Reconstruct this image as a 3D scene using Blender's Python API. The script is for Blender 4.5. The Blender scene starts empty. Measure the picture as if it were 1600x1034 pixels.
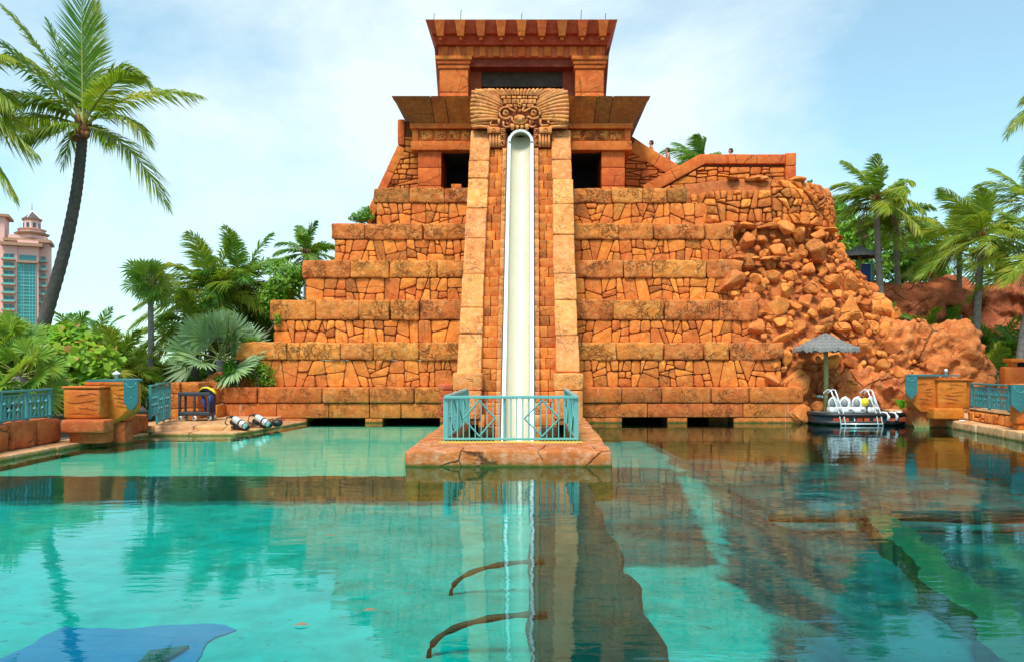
import bpy, bmesh, math, random
import numpy as np
from mathutils import Vector, Matrix, noise, Euler

# ------------------------------------------------------------------ camera, sky, sun, exposure
C = bpy.context.scene.collection
S = bpy.context.scene
CAMZ = 2.2
cam_d = bpy.data.cameras.new('camera'); cam = bpy.data.objects.new('camera', cam_d); C.objects.link(cam)
cam.location = (0, 0, CAMZ); cam.rotation_euler = (math.radians(90), 0, 0)
cam_d.sensor_width = 36; cam_d.lens = 27.0; cam_d.shift_x = -0.02; cam_d.shift_y = 0.033
cam_d.clip_start = 0.1; cam_d.clip_end = 4000
S.camera = cam
SUN_EL, SUN_AZ = math.radians(60), math.radians(200)      # azimuth from +Y, clockwise: behind the camera, a little to the left
W = bpy.data.worlds.new('World'); S.world = W; W.use_nodes = True
wn, wl = W.node_tree.nodes, W.node_tree.links
wn.clear()
w_out = wn.new('ShaderNodeOutputWorld'); w_bg = wn.new('ShaderNodeBackground'); w_bg.inputs['Strength'].default_value = 0.1
w_sky = wn.new('ShaderNodeTexSky'); w_sky.sky_type = 'NISHITA'; w_sky.sun_disc = False
w_sky.sun_elevation = SUN_EL; w_sky.sun_rotation = SUN_AZ; w_sky.air_density = 1.0; w_sky.dust_density = 0.6; w_sky.ozone_density = 1.0
w_tc = wn.new('ShaderNodeTexCoord')
w_map = wn.new('ShaderNodeMapping'); w_map.inputs['Scale'].default_value = (1.0, 1.0, 2.1); w_map.inputs['Location'].default_value = (3.55, 0.0, 0.75)
w_noise = wn.new('ShaderNodeTexNoise'); w_noise.inputs['Scale'].default_value = 1.9; w_noise.inputs['Detail'].default_value = 7; w_noise.inputs['Roughness'].default_value = 0.6; w_noise.inputs['Distortion'].default_value = 0.35
w_ramp = wn.new('ShaderNodeValToRGB'); w_ramp.color_ramp.elements[0].position = 0.41; w_ramp.color_ramp.elements[0].color = (0.22,)*3 + (1,); w_ramp.color_ramp.elements[1].position = 0.71; w_ramp.color_ramp.elements[1].color = (0.93,)*3 + (1,)
w_tint = wn.new('ShaderNodeMix'); w_tint.data_type = 'RGBA'; w_tint.blend_type = 'MULTIPLY'; w_tint.inputs[0].default_value = 1.0; w_tint.inputs[7].default_value = (0.76, 1.10, 1.0, 1)
w_mix = wn.new('ShaderNodeMix'); w_mix.data_type = 'RGBA'; w_mix.inputs[7].default_value = (4.3, 4.95, 5.1, 1)
wl.new(w_tc.outputs['Generated'], w_map.inputs['Vector']); wl.new(w_map.outputs['Vector'], w_noise.inputs['Vector'])
w_dot = wn.new('ShaderNodeVectorMath'); w_dot.operation = 'DOT_PRODUCT'; w_dot.inputs[1].default_value = Vector((-0.16, 0.88, 0.46)).normalized()
w_bank = wn.new('ShaderNodeMapRange'); w_bank.interpolation_type = 'SMOOTHSTEP'; w_bank.inputs['From Min'].default_value = 0.86; w_bank.inputs['From Max'].default_value = 1.0; w_bank.inputs['To Min'].default_value = -0.04; w_bank.inputs['To Max'].default_value = 0.18
w_add = wn.new('ShaderNodeMath'); w_add.operation = 'ADD'
wl.new(w_tc.outputs['Generated'], w_dot.inputs[0]); wl.new(w_dot.outputs['Value'], w_bank.inputs['Value'])
wl.new(w_noise.outputs['Fac'], w_add.inputs[0]); wl.new(w_bank.outputs['Result'], w_add.inputs[1]); wl.new(w_add.outputs[0], w_ramp.inputs['Fac']); wl.new(w_ramp.outputs['Color'], w_mix.inputs[0])
wl.new(w_sky.outputs['Color'], w_tint.inputs[6]); wl.new(w_tint.outputs[2], w_mix.inputs[6])
wl.new(w_mix.outputs[2], w_bg.inputs['Color']); wl.new(w_bg.outputs['Background'], w_out.inputs['Surface'])
sun_d = bpy.data.lights.new('sun', 'SUN'); sun_d.energy = 2.2; sun_d.angle = math.radians(18); sun_d.color = (1.0, 0.95, 0.86)
sun = bpy.data.objects.new('sun', sun_d); C.objects.link(sun)
sd = Vector((math.sin(SUN_AZ) * math.cos(SUN_EL), math.cos(SUN_AZ) * math.cos(SUN_EL), math.sin(SUN_EL)))
sun.rotation_euler = sd.to_track_quat('Z', 'Y').to_euler(); sun.location = sd * 60
S.view_settings.view_transform = 'Standard'; S.view_settings.look = 'None'; S.view_settings.gamma = 1.0
S.view_settings.use_curve_mapping = False; S.view_settings.exposure = 1.15
S.cycles.max_bounces = 6; S.cycles.diffuse_bounces = 3; S.cycles.glossy_bounces = 3; S.cycles.transparent_max_bounces = 8

R = random.Random(7)
F = 1200.0
def PX(px, d): return (px - 832) / F * d
def PZ(py, d): return CAMZ - (py - 570) / F * d
def P(px, py, d): return Vector((PX(px, d), d, PZ(py, d)))
def rad(a): return math.radians(a)

# ------------------------------------------------------------------ materials
def new_mat(name):
    m = bpy.data.materials.new(name); m.use_nodes = True
    nt = m.node_tree; return m, nt, nt.nodes['Principled BSDF']
def N(nt, t, ins=None, **kw):
    n = nt.nodes.new(t)
    for k, v in kw.items(): setattr(n, k, v)
    for k, v in (ins or {}).items():
        if isinstance(v, bpy.types.NodeSocket): nt.links.new(v, n.inputs[k])
        else: n.inputs[k].default_value = v
    return n
def mixc(nt, fac, a, b, mode='MIX'):
    n = nt.nodes.new('ShaderNodeMix'); n.data_type = 'RGBA'; n.blend_type = mode
    for i, v in ((0, fac), (6, a), (7, b)):
        if isinstance(v, bpy.types.NodeSocket): nt.links.new(v, n.inputs[i])
        else: n.inputs[i].default_value = v if i == 0 else (tuple(v) + (1,))[:4]
    return n.outputs[2]
def math_(nt, op, a, b=0.5, c=None):
    n = nt.nodes.new('ShaderNodeMath'); n.operation = op
    for i, v in enumerate((a, b) if c is None else (a, b, c)):
        if isinstance(v, bpy.types.NodeSocket): nt.links.new(v, n.inputs[i])
        else: n.inputs[i].default_value = v
    return n.outputs[0]
def ramp(nt, fac, p0, p1, c0=(0, 0, 0), c1=(1, 1, 1)):
    n = nt.nodes.new('ShaderNodeValToRGB'); e = n.color_ramp.elements
    e[0].position = p0; e[1].position = p1; e[0].color = tuple(c0) + (1,); e[1].color = tuple(c1) + (1,)
    nt.links.new(fac, n.inputs[0]); return n.outputs[0]
def rnd_socket(nt):
    oi = nt.nodes.new('ShaderNodeObjectInfo'); ge = nt.nodes.new('ShaderNodeNewGeometry')
    return math_(nt, 'FRACT', math_(nt, 'ADD', oi.outputs['Random'], ge.outputs['Random Per Island']), 0), ge.outputs['Position']
def noise_(nt, vec, scale, detail=4, rough=0.55, dist=0.0):
    return N(nt, 'ShaderNodeTexNoise', {'Vector': vec, 'Scale': scale, 'Detail': detail, 'Roughness': rough, 'Distortion': dist}).outputs['Fac']
def stone_mat(name, c1, c2, c3, stain=0.5, lime=0.0, crack=0.5, var=0.25, bump=0.35, rough=0.85, streak=0.4, dark=(0.060, 0.030, 0.012), crack_scale=0.9, algae=None, carve=0.0):
    m, nt, b = new_mat(name)
    r, pos = rnd_socket(nt)
    na = noise_(nt, pos, 0.9, 5, 0.6)
    col = mixc(nt, ramp(nt, na, 0.36, 0.66), c1, c2)
    nb = noise_(nt, pos, 4.5, 7, 0.65)
    col = mixc(nt, math_(nt, 'MULTIPLY', ramp(nt, nb, 0.46, 0.70), 0.75), col, c3)
    hs = N(nt, 'ShaderNodeHueSaturation', {'Color': col, 'Hue': math_(nt, 'MULTIPLY_ADD', r, 0.013, 0.4945), 'Saturation': 1.0,
        'Value': math_(nt, 'MULTIPLY_ADD', r, var * 1.2, 1.0 - var * 0.7)})
    col = hs.outputs[0]
    rb = math_(nt, 'FRACT', math_(nt, 'MULTIPLY', r, 7.31), 0)
    if stain:
        ns = noise_(nt, pos, 1.25, 9, 0.68, 0.6)
        st = math_(nt, 'MULTIPLY', ramp(nt, ns, 0.52, 0.68), stain)
        mp = N(nt, 'ShaderNodeMapping', {'Vector': pos, 'Scale': (3.2, 3.2, 0.28)})
        nk = noise_(nt, mp.outputs[0], 1.6, 5, 0.6)
        sk = math_(nt, 'MULTIPLY', ramp(nt, nk, 0.56, 0.74), streak)
        ps = math_(nt, 'MULTIPLY', ramp(nt, rb, 0.84, 0.97), 0.7 * min(1, stain * 1.6))
        tot = math_(nt, 'MAXIMUM', math_(nt, 'MAXIMUM', st, sk), ps)
        fine = ramp(nt, noise_(nt, pos, 9, 5, 0.7), 0.3, 0.6)
        col = mixc(nt, math_(nt, 'MULTIPLY', tot, fine), col, dark)
    cr = None
    if carve:                                      # winding chisel marks and broken edges
        n1 = noise_(nt, pos, 1.7, 4, 0.6, 0.8); n2 = noise_(nt, pos, 3.1, 4, 0.6, 1.2)
        l1 = ramp(nt, math_(nt, 'ABSOLUTE', math_(nt, 'SUBTRACT', n1, 0.5)), 0.004, 0.028, (1, 1, 1), (0, 0, 0))
        l2 = ramp(nt, math_(nt, 'ABSOLUTE', math_(nt, 'SUBTRACT', n2, 0.47)), 0.003, 0.022, (1, 1, 1), (0, 0, 0))
        gt = ramp(nt, noise_(nt, pos, 1.3, 2), 0.45, 0.58)
        cr = math_(nt, 'MULTIPLY', math_(nt, 'MAXIMUM', l1, l2), gt)
        col = mixc(nt, math_(nt, 'MULTIPLY', cr, carve), col, (0.07, 0.022, 0.008))
    elif crack:
        wv = N(nt, 'ShaderNodeTexNoise', {'Vector': pos, 'Scale': 2.2, 'Detail': 5, 'Roughness': 0.6})
        wp = mixc(nt, 0.22, pos, wv.outputs['Color'], 'ADD')
        vo = N(nt, 'ShaderNodeTexVoronoi', {'Vector': wp, 'Scale': crack_scale}, feature='DISTANCE_TO_EDGE')
        gate = ramp(nt, noise_(nt, pos, 0.8, 2), 0.44, 0.54)
        cr = math_(nt, 'MULTIPLY', ramp(nt, vo.outputs['Distance'], 0.004, 0.020, (1, 1, 1), (0, 0, 0)), gate)
        col = mixc(nt, math_(nt, 'MULTIPLY', cr, crack), col, (0.05, 0.02, 0.008))
    if lime:
        mp = N(nt, 'ShaderNodeMapping', {'Vector': pos, 'Scale': (4.5, 4.5, 0.5), 'Location': (7, 3, 1)})
        nl = noise_(nt, mp.outputs[0], 1.3, 7, 0.7)
        col = mixc(nt, math_(nt, 'MULTIPLY', ramp(nt, nl, 0.60, 0.74), lime), col, (0.62, 0.5, 0.42))
    if algae:
        sx = N(nt, 'ShaderNodeSeparateXYZ', {0: pos})
        z = math_(nt, 'ADD', sx.outputs[2], math_(nt, 'MULTIPLY', noise_(nt, pos, 6, 5), 0.10))
        col = mixc(nt, ramp(nt, z, 0.06, 0.13, (1, 1, 1), (0, 0, 0)), col, algae)
    nt.links.new(col, b.inputs['Base Color'])
    b.inputs['Roughness'].default_value = rough; b.inputs['Specular IOR Level'].default_value = 0.25
    h = math_(nt, 'ADD', math_(nt, 'MULTIPLY', noise_(nt, pos, 3.2, 8, 0.62), 1.0), math_(nt, 'MULTIPLY', noise_(nt, pos, 16, 6, 0.7), 0.30))
    if cr is not None: h = math_(nt, 'SUBTRACT', h, math_(nt, 'MULTIPLY', cr, 0.9 if carve else 0.5))
    bp = N(nt, 'ShaderNodeBump', {'Height': h, 'Strength': bump, 'Distance': 0.14})
    nt.links.new(bp.outputs[0], b.inputs['Normal'])
    return m
def flat_mat(name, col, rough=0.5, metal=0.0, spec=0.5, mottled=0.12, scale=6, bump=0.0, col2=None):
    m, nt, b = new_mat(name)
    r, pos = rnd_socket(nt)
    n1 = noise_(nt, pos, scale, 6, 0.65)
    c2 = col2 or tuple(c * (1 - mottled * 2.2) for c in col)
    c = mixc(nt, ramp(nt, n1, 0.35, 0.75), col, c2)
    nt.links.new(c, b.inputs['Base Color'])
    b.inputs['Roughness'].default_value = rough; b.inputs['Metallic'].default_value = metal; b.inputs['Specular IOR Level'].default_value = spec
    if bump:
        bp = N(nt, 'ShaderNodeBump', {'Height': n1, 'Strength': bump, 'Distance': 0.05}); nt.links.new(bp.outputs[0], b.inputs['Normal'])
    return m
def leaf_mat(name, c1, c2, c3, trans=0.45, rough=0.45):
    m, nt, b = new_mat(name)
    r, pos = rnd_socket(nt)
    ge = nt.nodes.new('ShaderNodeNewGeometry')
    isl = ge.outputs['Random Per Island']
    col = mixc(nt, isl, c1, c2)
    col = mixc(nt, ramp(nt, noise_(nt, pos, 0.8, 3), 0.45, 0.7), col, c3)
    oi = nt.nodes.new('ShaderNodeObjectInfo')
    col = N(nt, 'ShaderNodeHueSaturation', {'Color': col, 'Hue': math_(nt, 'MULTIPLY_ADD', oi.outputs['Random'], -0.03, 0.512), 'Value': math_(nt, 'MULTIPLY_ADD', oi.outputs['Random'], 0.4, 0.8)}).outputs[0]
    nt.links.new(col, b.inputs['Base Color']); b.inputs['Roughness'].default_value = rough; b.inputs['Specular IOR Level'].default_value = 0.35
    tr = N(nt, 'ShaderNodeBsdfTranslucent', {'Color': mixc(nt, 0.6, col, (0.30, 0.42, 0.02))})
    ms = N(nt, 'ShaderNodeMixShader', {0: trans, 1: b.outputs[0], 2: tr.outputs[0]})
    nt.links.new(ms.outputs[0], nt.nodes['Material Output'].inputs[0])
    return m

M = {}
M['flag'] = stone_mat('flagstone', (0.703, 0.208, 0.037), (0.635, 0.158, 0.027), (0.800, 0.325, 0.090), stain=0.62, crack=0.4, var=0.27, bump=0.42, streak=0.6)
M['cap'] = stone_mat('capstone', (0.67, 0.205, 0.042), (0.60, 0.155, 0.030), (0.76, 0.36, 0.12), stain=0.6, crack=0.85, var=0.2, bump=0.75, streak=0.6, carve=0.6)
M['base'] = stone_mat('base_block', (0.55, 0.150, 0.028), (0.49, 0.108, 0.020), (0.64, 0.24, 0.065), stain=0.4, lime=0.75, crack=0.8, var=0.18, bump=0.5, streak=0.35, carve=0.6, algae=(0.075, 0.075, 0.012))
M['pale'] = stone_mat('pale_stone', (0.73, 0.285, 0.085), (0.67, 0.215, 0.055), (0.80, 0.41, 0.19), stain=0.30, crack=0.75, var=0.10, bump=0.45, streak=0.10, dark=(0.16, 0.09, 0.035), carve=0.5)
M['step'] = stone_mat('step_stone', (0.657, 0.193, 0.035), (0.567, 0.128, 0.024), (0.748, 0.316, 0.095), stain=0.75, crack=0.4, var=0.35, bump=0.4, streak=0.3, algae=(0.09, 0.05, 0.02))
M['shrine'] = stone_mat('shrine_stone', (0.635, 0.147, 0.029), (0.543, 0.099, 0.021), (0.703, 0.223, 0.053), stain=0.35, crack=0.55, var=0.12, bump=0.30, streak=0.35)
M['flare'] = stone_mat('weathered_cornice', (0.56, 0.150, 0.030), (0.42, 0.095, 0.022), (0.64, 0.25, 0.045), stain=0.75, crack=0.25, var=0.10, bump=0.3, streak=0.7, dark=(0.055, 0.045, 0.03))
M['roof'] = stone_mat('red_roof_stone', (0.572, 0.106, 0.040), (0.473, 0.074, 0.030), (0.638, 0.173, 0.061), stain=0.4, crack=0.3, var=0.10, bump=0.22, streak=0.4)
M['grout'] = stone_mat('grout', (0.20, 0.055, 0.014), (0.15, 0.038, 0.011), (0.25, 0.08, 0.025), stain=0.5, crack=0, bump=0.5)
M['rock'] = stone_mat('boulder_rock', (0.680, 0.208, 0.044), (0.612, 0.158, 0.031), (0.800, 0.346, 0.105), stain=0.5, crack=0.5, var=0.3, bump=0.8, streak=0.1, crack_scale=0.6)
M['crag'] = stone_mat('crag_rock', (0.635, 0.204, 0.049), (0.567, 0.147, 0.031), (0.793, 0.356, 0.126), stain=0.5, crack=0.7, var=0.1, bump=1.2, streak=0.1, crack_scale=0.5)
M['gap'] = stone_mat('rock_gap_shade', (0.46, 0.135, 0.030), (0.36, 0.092, 0.022), (0.58, 0.23, 0.065), stain=0.5, crack=0.0, var=0.0, bump=0.9, streak=0.2)  # mound core: shade between the boulders put into its darker colour
M['redrock'] = stone_mat('red_hill_rock', (0.46, 0.125, 0.045), (0.36, 0.085, 0.034), (0.56, 0.22, 0.10), stain=0.4, crack=0.6, var=0.1, bump=0.9, streak=0.1, crack_scale=0.5)
M['planter'] = stone_mat('planter_stone', (0.567, 0.152, 0.017), (0.474, 0.100, 0.012), (0.639, 0.217, 0.034), stain=0.3, crack=0.15, var=0.08, bump=0.35, rough=0.55, streak=0.25)
M['lowwall'] = stone_mat('low_wall_stone', (0.460, 0.100, 0.028), (0.360, 0.061, 0.019), (0.540, 0.165, 0.054), stain=0.55, crack=0.8, var=0.18, bump=0.6, streak=0.4, algae=(0.10, 0.075, 0.02))
M['deck'] = stone_mat('deck_stone', (0.58, 0.32, 0.15), (0.52, 0.22, 0.075), (0.66, 0.44, 0.27), stain=0.35, crack=0.5, var=0.10, bump=0.35, streak=0.0, algae=(0.14, 0.115, 0.02))
M['plat'] = stone_mat('platform_stone', (0.50, 0.17, 0.04), (0.42, 0.11, 0.025), (0.66, 0.40, 0.24), stain=0.5, crack=0.9, var=0.1, bump=0.5, streak=0.3, algae=(0.085, 0.085, 0.012), crack_scale=0.8)
M['brick'] = stone_mat('red_brick', (0.480, 0.074, 0.032), (0.400, 0.052, 0.022), (0.550, 0.148, 0.076), stain=0.3, crack=0)
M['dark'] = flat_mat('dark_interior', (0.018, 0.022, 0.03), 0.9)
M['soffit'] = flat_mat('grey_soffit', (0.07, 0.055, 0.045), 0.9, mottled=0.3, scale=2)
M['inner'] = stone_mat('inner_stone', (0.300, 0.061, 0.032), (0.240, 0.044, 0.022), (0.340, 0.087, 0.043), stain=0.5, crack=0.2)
M['slide'] = flat_mat('cream_fibreglass', (0.56, 0.515, 0.385), 0.25, col2=(0.53, 0.475, 0.34), scale=1.2)
M['slide_rim'] = flat_mat('white_fibreglass', (0.84, 0.85, 0.83), 0.25, mottled=0.03)
M['black'] = flat_mat('black_rubber', (0.012, 0.013, 0.015), 0.5)
M['teal'] = flat_mat('teal_paint', (0.030, 0.20, 0.215), 0.4, col2=(0.05, 0.26, 0.265), scale=3)
M['teal_mid'] = flat_mat('banner_teal', (0.010, 0.105, 0.12), 0.45, col2=(0.018, 0.15, 0.155), scale=4)
M['teal_pale'] = flat_mat('pale_teal_paint', (0.085, 0.33, 0.32), 0.4, col2=(0.12, 0.38, 0.36), scale=3)
M['teal_dark'] = flat_mat('deep_teal_panel', (0.016, 0.12, 0.135), 0.45, col2=(0.025, 0.17, 0.17), scale=4)
M['white'] = flat_mat('white_plastic', (0.82, 0.83, 0.83), 0.35, mottled=0.03)
M['steel'] = flat_mat('painted_steel_tube', (0.78, 0.79, 0.80), 0.25, metal=0.3, mottled=0.05)
M['grey'] = flat_mat('grey_metal', (0.25, 0.26, 0.27), 0.45)
M['silver'] = flat_mat('silver_cylinder', (0.66, 0.68, 0.68), 0.35, metal=0.35, mottled=0.08)
M['yellow'] = flat_mat('yellow_plastic', (0.85, 0.62, 0.02), 0.4, mottled=0.05)
M['yellow_tile'] = flat_mat('yellow_grating', (0.72, 0.50, 0.10), 0.6)
M['blue'] = flat_mat('blue_neoprene', (0.02, 0.06, 0.28), 0.6)
M['navy'] = flat_mat('navy_neoprene', (0.008, 0.012, 0.05), 0.7)
M['cart'] = flat_mat('dark_cart_plastic', (0.030, 0.042, 0.055), 0.55)
M['thatch'] = flat_mat('grey_thatch', (0.30, 0.29, 0.275), 0.95, mottled=0.36, scale=26, bump=1.0)
M['pole'] = flat_mat('weathered_pole', (0.34, 0.33, 0.12), 0.8, mottled=0.2, scale=9)
M['trunk'] = flat_mat('palm_bark', (0.27, 0.245, 0.215), 0.9, mottled=0.28, scale=9, bump=0.8)
M['trunk_dark'] = flat_mat('dark_palm_bark', (0.115, 0.100, 0.090), 0.9, mottled=0.28, scale=10, bump=0.9)
M['boot'] = flat_mat('palm_fibre', (0.26, 0.10, 0.035), 0.9, mottled=0.3, scale=9, bump=0.7)
M['rachis'] = flat_mat('palm_rachis', (0.33, 0.34, 0.07), 0.5)
M['stem'] = flat_mat('shrub_stem', (0.10, 0.075, 0.05), 0.9)
M['leaf_coco'] = leaf_mat('coconut_leaf', (0.116, 0.254, 0.021), (0.261, 0.368, 0.031), (0.414, 0.414, 0.039))
M['leaf_deep'] = leaf_mat('deep_green_leaf', (0.054, 0.208, 0.031), (0.116, 0.307, 0.034), (0.184, 0.322, 0.031))
M['leaf_fan'] = leaf_mat('fan_palm_leaf', (0.107, 0.291, 0.031), (0.215, 0.384, 0.046), (0.337, 0.414, 0.046))
M['leaf_silver'] = leaf_mat('silver_palm_leaf', (0.169, 0.307, 0.131), (0.322, 0.445, 0.230), (0.215, 0.353, 0.107), trans=0.15)
M['leaf_grape'] = leaf_mat('sea_grape_leaf', (0.092, 0.307, 0.019), (0.199, 0.476, 0.031), (0.337, 0.491, 0.046))
M['leaf_red'] = leaf_mat('russet_leaf', (0.552, 0.276, 0.061), (0.460, 0.399, 0.077), (0.600, 0.245, 0.077))
M['leaf_tree'] = leaf_mat('tree_leaf', (0.046, 0.199, 0.021), (0.138, 0.368, 0.025), (0.215, 0.430, 0.031))
M['dead'] = flat_mat('dry_frond', (0.26, 0.17, 0.09), 0.9, mottled=0.2)
M['pink'] = flat_mat('pink_stucco', (0.80, 0.47, 0.41), 0.8, mottled=0.04, scale=0.2)
M['cornice'] = flat_mat('tan_cornice', (0.42, 0.24, 0.15), 0.8, mottled=0.05, scale=0.3)
M['glass'] = flat_mat('teal_glass', (0.012, 0.20, 0.22), 0.08, spec=0.8, mottled=0.2, scale=0.12)
M['glass_dark'] = flat_mat('dark_window_glass', (0.015, 0.085, 0.10), 0.1, spec=0.8, mottled=0.2, scale=0.3)
M['mullion'] = flat_mat('turquoise_mullion', (0.10, 0.52, 0.47), 0.5, mottled=0.05)
M['slate'] = flat_mat('grey_slate', (0.10, 0.09, 0.085), 0.7)
M['skin'] = flat_mat('skin', (0.50, 0.24, 0.15), 0.55, mottled=0.05)
M['hair'] = flat_mat('dark_hair', (0.02, 0.014, 0.01), 0.6)
M['shorts'] = flat_mat('navy_shorts', (0.02, 0.04, 0.12), 0.8)
M['soil'] = flat_mat('garden_soil', (0.10, 0.075, 0.045), 0.95, mottled=0.25, scale=2, bump=0.5)
M['sand'] = flat_mat('shallow_floor', (0.42, 0.50, 0.36), 0.9, col2=(0.30, 0.40, 0.28), scale=1.6)
M['pool'], nt_, b_ = new_mat('aqua_pool_floor')
_r, _p = rnd_socket(nt_); at_ = N(nt_, 'ShaderNodeAttribute', attribute_name='algae')  # this mask carries the painted darkness of deeper water
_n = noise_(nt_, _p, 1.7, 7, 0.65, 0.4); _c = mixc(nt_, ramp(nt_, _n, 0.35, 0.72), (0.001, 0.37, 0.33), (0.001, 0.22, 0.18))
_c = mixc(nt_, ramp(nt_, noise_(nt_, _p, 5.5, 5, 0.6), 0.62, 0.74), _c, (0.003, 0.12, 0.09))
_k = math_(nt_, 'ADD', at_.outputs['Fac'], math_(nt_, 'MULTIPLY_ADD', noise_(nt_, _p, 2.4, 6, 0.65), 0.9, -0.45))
_c = mixc(nt_, ramp(nt_, _k, 0.34, 0.62), _c, mixc(nt_, ramp(nt_, noise_(nt_, _p, 0.7, 4), 0.42, 0.62), (0.003, 0.040, 0.045), (0.003, 0.13, 0.125)))  # dark teal painted on where the water should look deep
nt_.links.new(_c, b_.inputs['Base Color']); b_.inputs['Roughness'].default_value = 0.9
M['deep'] = flat_mat('deep_pool_floor', (0.004, 0.19, 0.20), 0.9, col2=(0.002, 0.09, 0.10), scale=0.9)
M['sunk'] = flat_mat('algae_concrete', (0.006, 0.055, 0.045), 0.9, col2=(0.010, 0.018, 0.012), scale=1.5)
M['sunk_glass'] = flat_mat('green_tunnel_shell', (0.006, 0.22, 0.16), 0.6, col2=(0.004, 0.10, 0.08), scale=1.2)
M['sunk_green'] = flat_mat('green_algae_edge', (0.010, 0.12, 0.05), 0.9, col2=(0.006, 0.06, 0.05), scale=1.5)
M['sunk_brown'] = flat_mat('brown_tunnel_rib', (0.045, 0.026, 0.012), 0.8, mottled=0.25, scale=3)
M['sunk_blue'] = flat_mat('blue_sunken_window', (0.004, 0.10, 0.27), 0.4, col2=(0.008, 0.16, 0.36), scale=1.5)

def water_mat():
    m = bpy.data.materials.new('pool_water'); m.use_nodes = True; nt = m.node_tree; nt.nodes.clear()
    out = nt.nodes.new('ShaderNodeOutputMaterial')
    ge = nt.nodes.new('ShaderNodeNewGeometry'); pos = ge.outputs['Position']
    mp = N(nt, 'ShaderNodeMapping', {'Vector': pos, 'Scale': (0.55, 1.5, 1.0)})
    h = math_(nt, 'ADD', noise_(nt, mp.outputs[0], 1.1, 2, 0.5), math_(nt, 'MULTIPLY', noise_(nt, mp.outputs[0], 4.5, 3, 0.55, 0.4), 0.22))
    calm = ramp(nt, noise_(nt, pos, 0.16, 2), 0.35, 0.65, (0.35,) * 3, (1,) * 3)
    bp = N(nt, 'ShaderNodeBump', {'Height': math_(nt, 'MULTIPLY', h, calm), 'Strength': 0.10, 'Distance': 0.12})
    fr = N(nt, 'ShaderNodeFresnel', {'IOR': 1.38, 'Normal': bp.outputs[0]})
    gl = N(nt, 'ShaderNodeBsdfGlossy', {'Color': (0.70, 0.96, 1, 1), 'Roughness': 0.010, 'Normal': bp.outputs[0]})
    tr = N(nt, 'ShaderNodeBsdfTransparent', {'Color': (0.30, 0.95, 0.93, 1)})
    mx = N(nt, 'ShaderNodeMixShader', {0: fr.outputs[0], 1: tr.outputs[0], 2: gl.outputs[0]})
    nt.links.new(mx.outputs[0], out.inputs[0]); return m
M['water'] = water_mat()

# ------------------------------------------------------------------ mesh helpers
class MB:
    def __init__(self): self.v = []; self.f = []
    def add(self, vs, fs, T=None):
        o = len(self.v)
        self.v += [tuple(T @ Vector(p)) for p in vs] if T is not None else [tuple(p) for p in vs]
        self.f += [tuple(i + o for i in q) for q in fs]; return self
    def build(self, name, mat, parent=None, smooth=False, label=None):
        me = bpy.data.meshes.new(name); me.from_pydata(self.v, [], self.f); me.materials.append(M[mat] if isinstance(mat, str) else mat)
        if smooth: me.polygons.foreach_set('use_smooth', [True] * len(me.polygons))
        me.update()
        o = bpy.data.objects.new(name, me); C.objects.link(o)
        if parent is not None: attach(o, parent)
        if label: o['label'] = label
        return o
WM = {}
def attach(o, parent):
    o.parent = parent; o.matrix_parent_inverse = WM.get(parent.name, Matrix.Identity(4)).inverted()
def thing(name, label, cat, loc=(0, 0, 0), group=None):
    o = bpy.data.objects.new(name, None); C.objects.link(o); o.location = loc; o.empty_display_size = 0.3
    WM[o.name] = Matrix.Translation(Vector(loc))
    o['label'] = label; o['category'] = cat
    if group: o['group'] = group
    return o
def tag(o, label, cat, group=None):
    o['label'] = label; o['category'] = cat
    if group: o['group'] = group
    return o
def kind(o, k): o['kind'] = k; return o
def node(name, parent):
    o = bpy.data.objects.new(name, None); C.objects.link(o); attach(o, parent); return o

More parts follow.
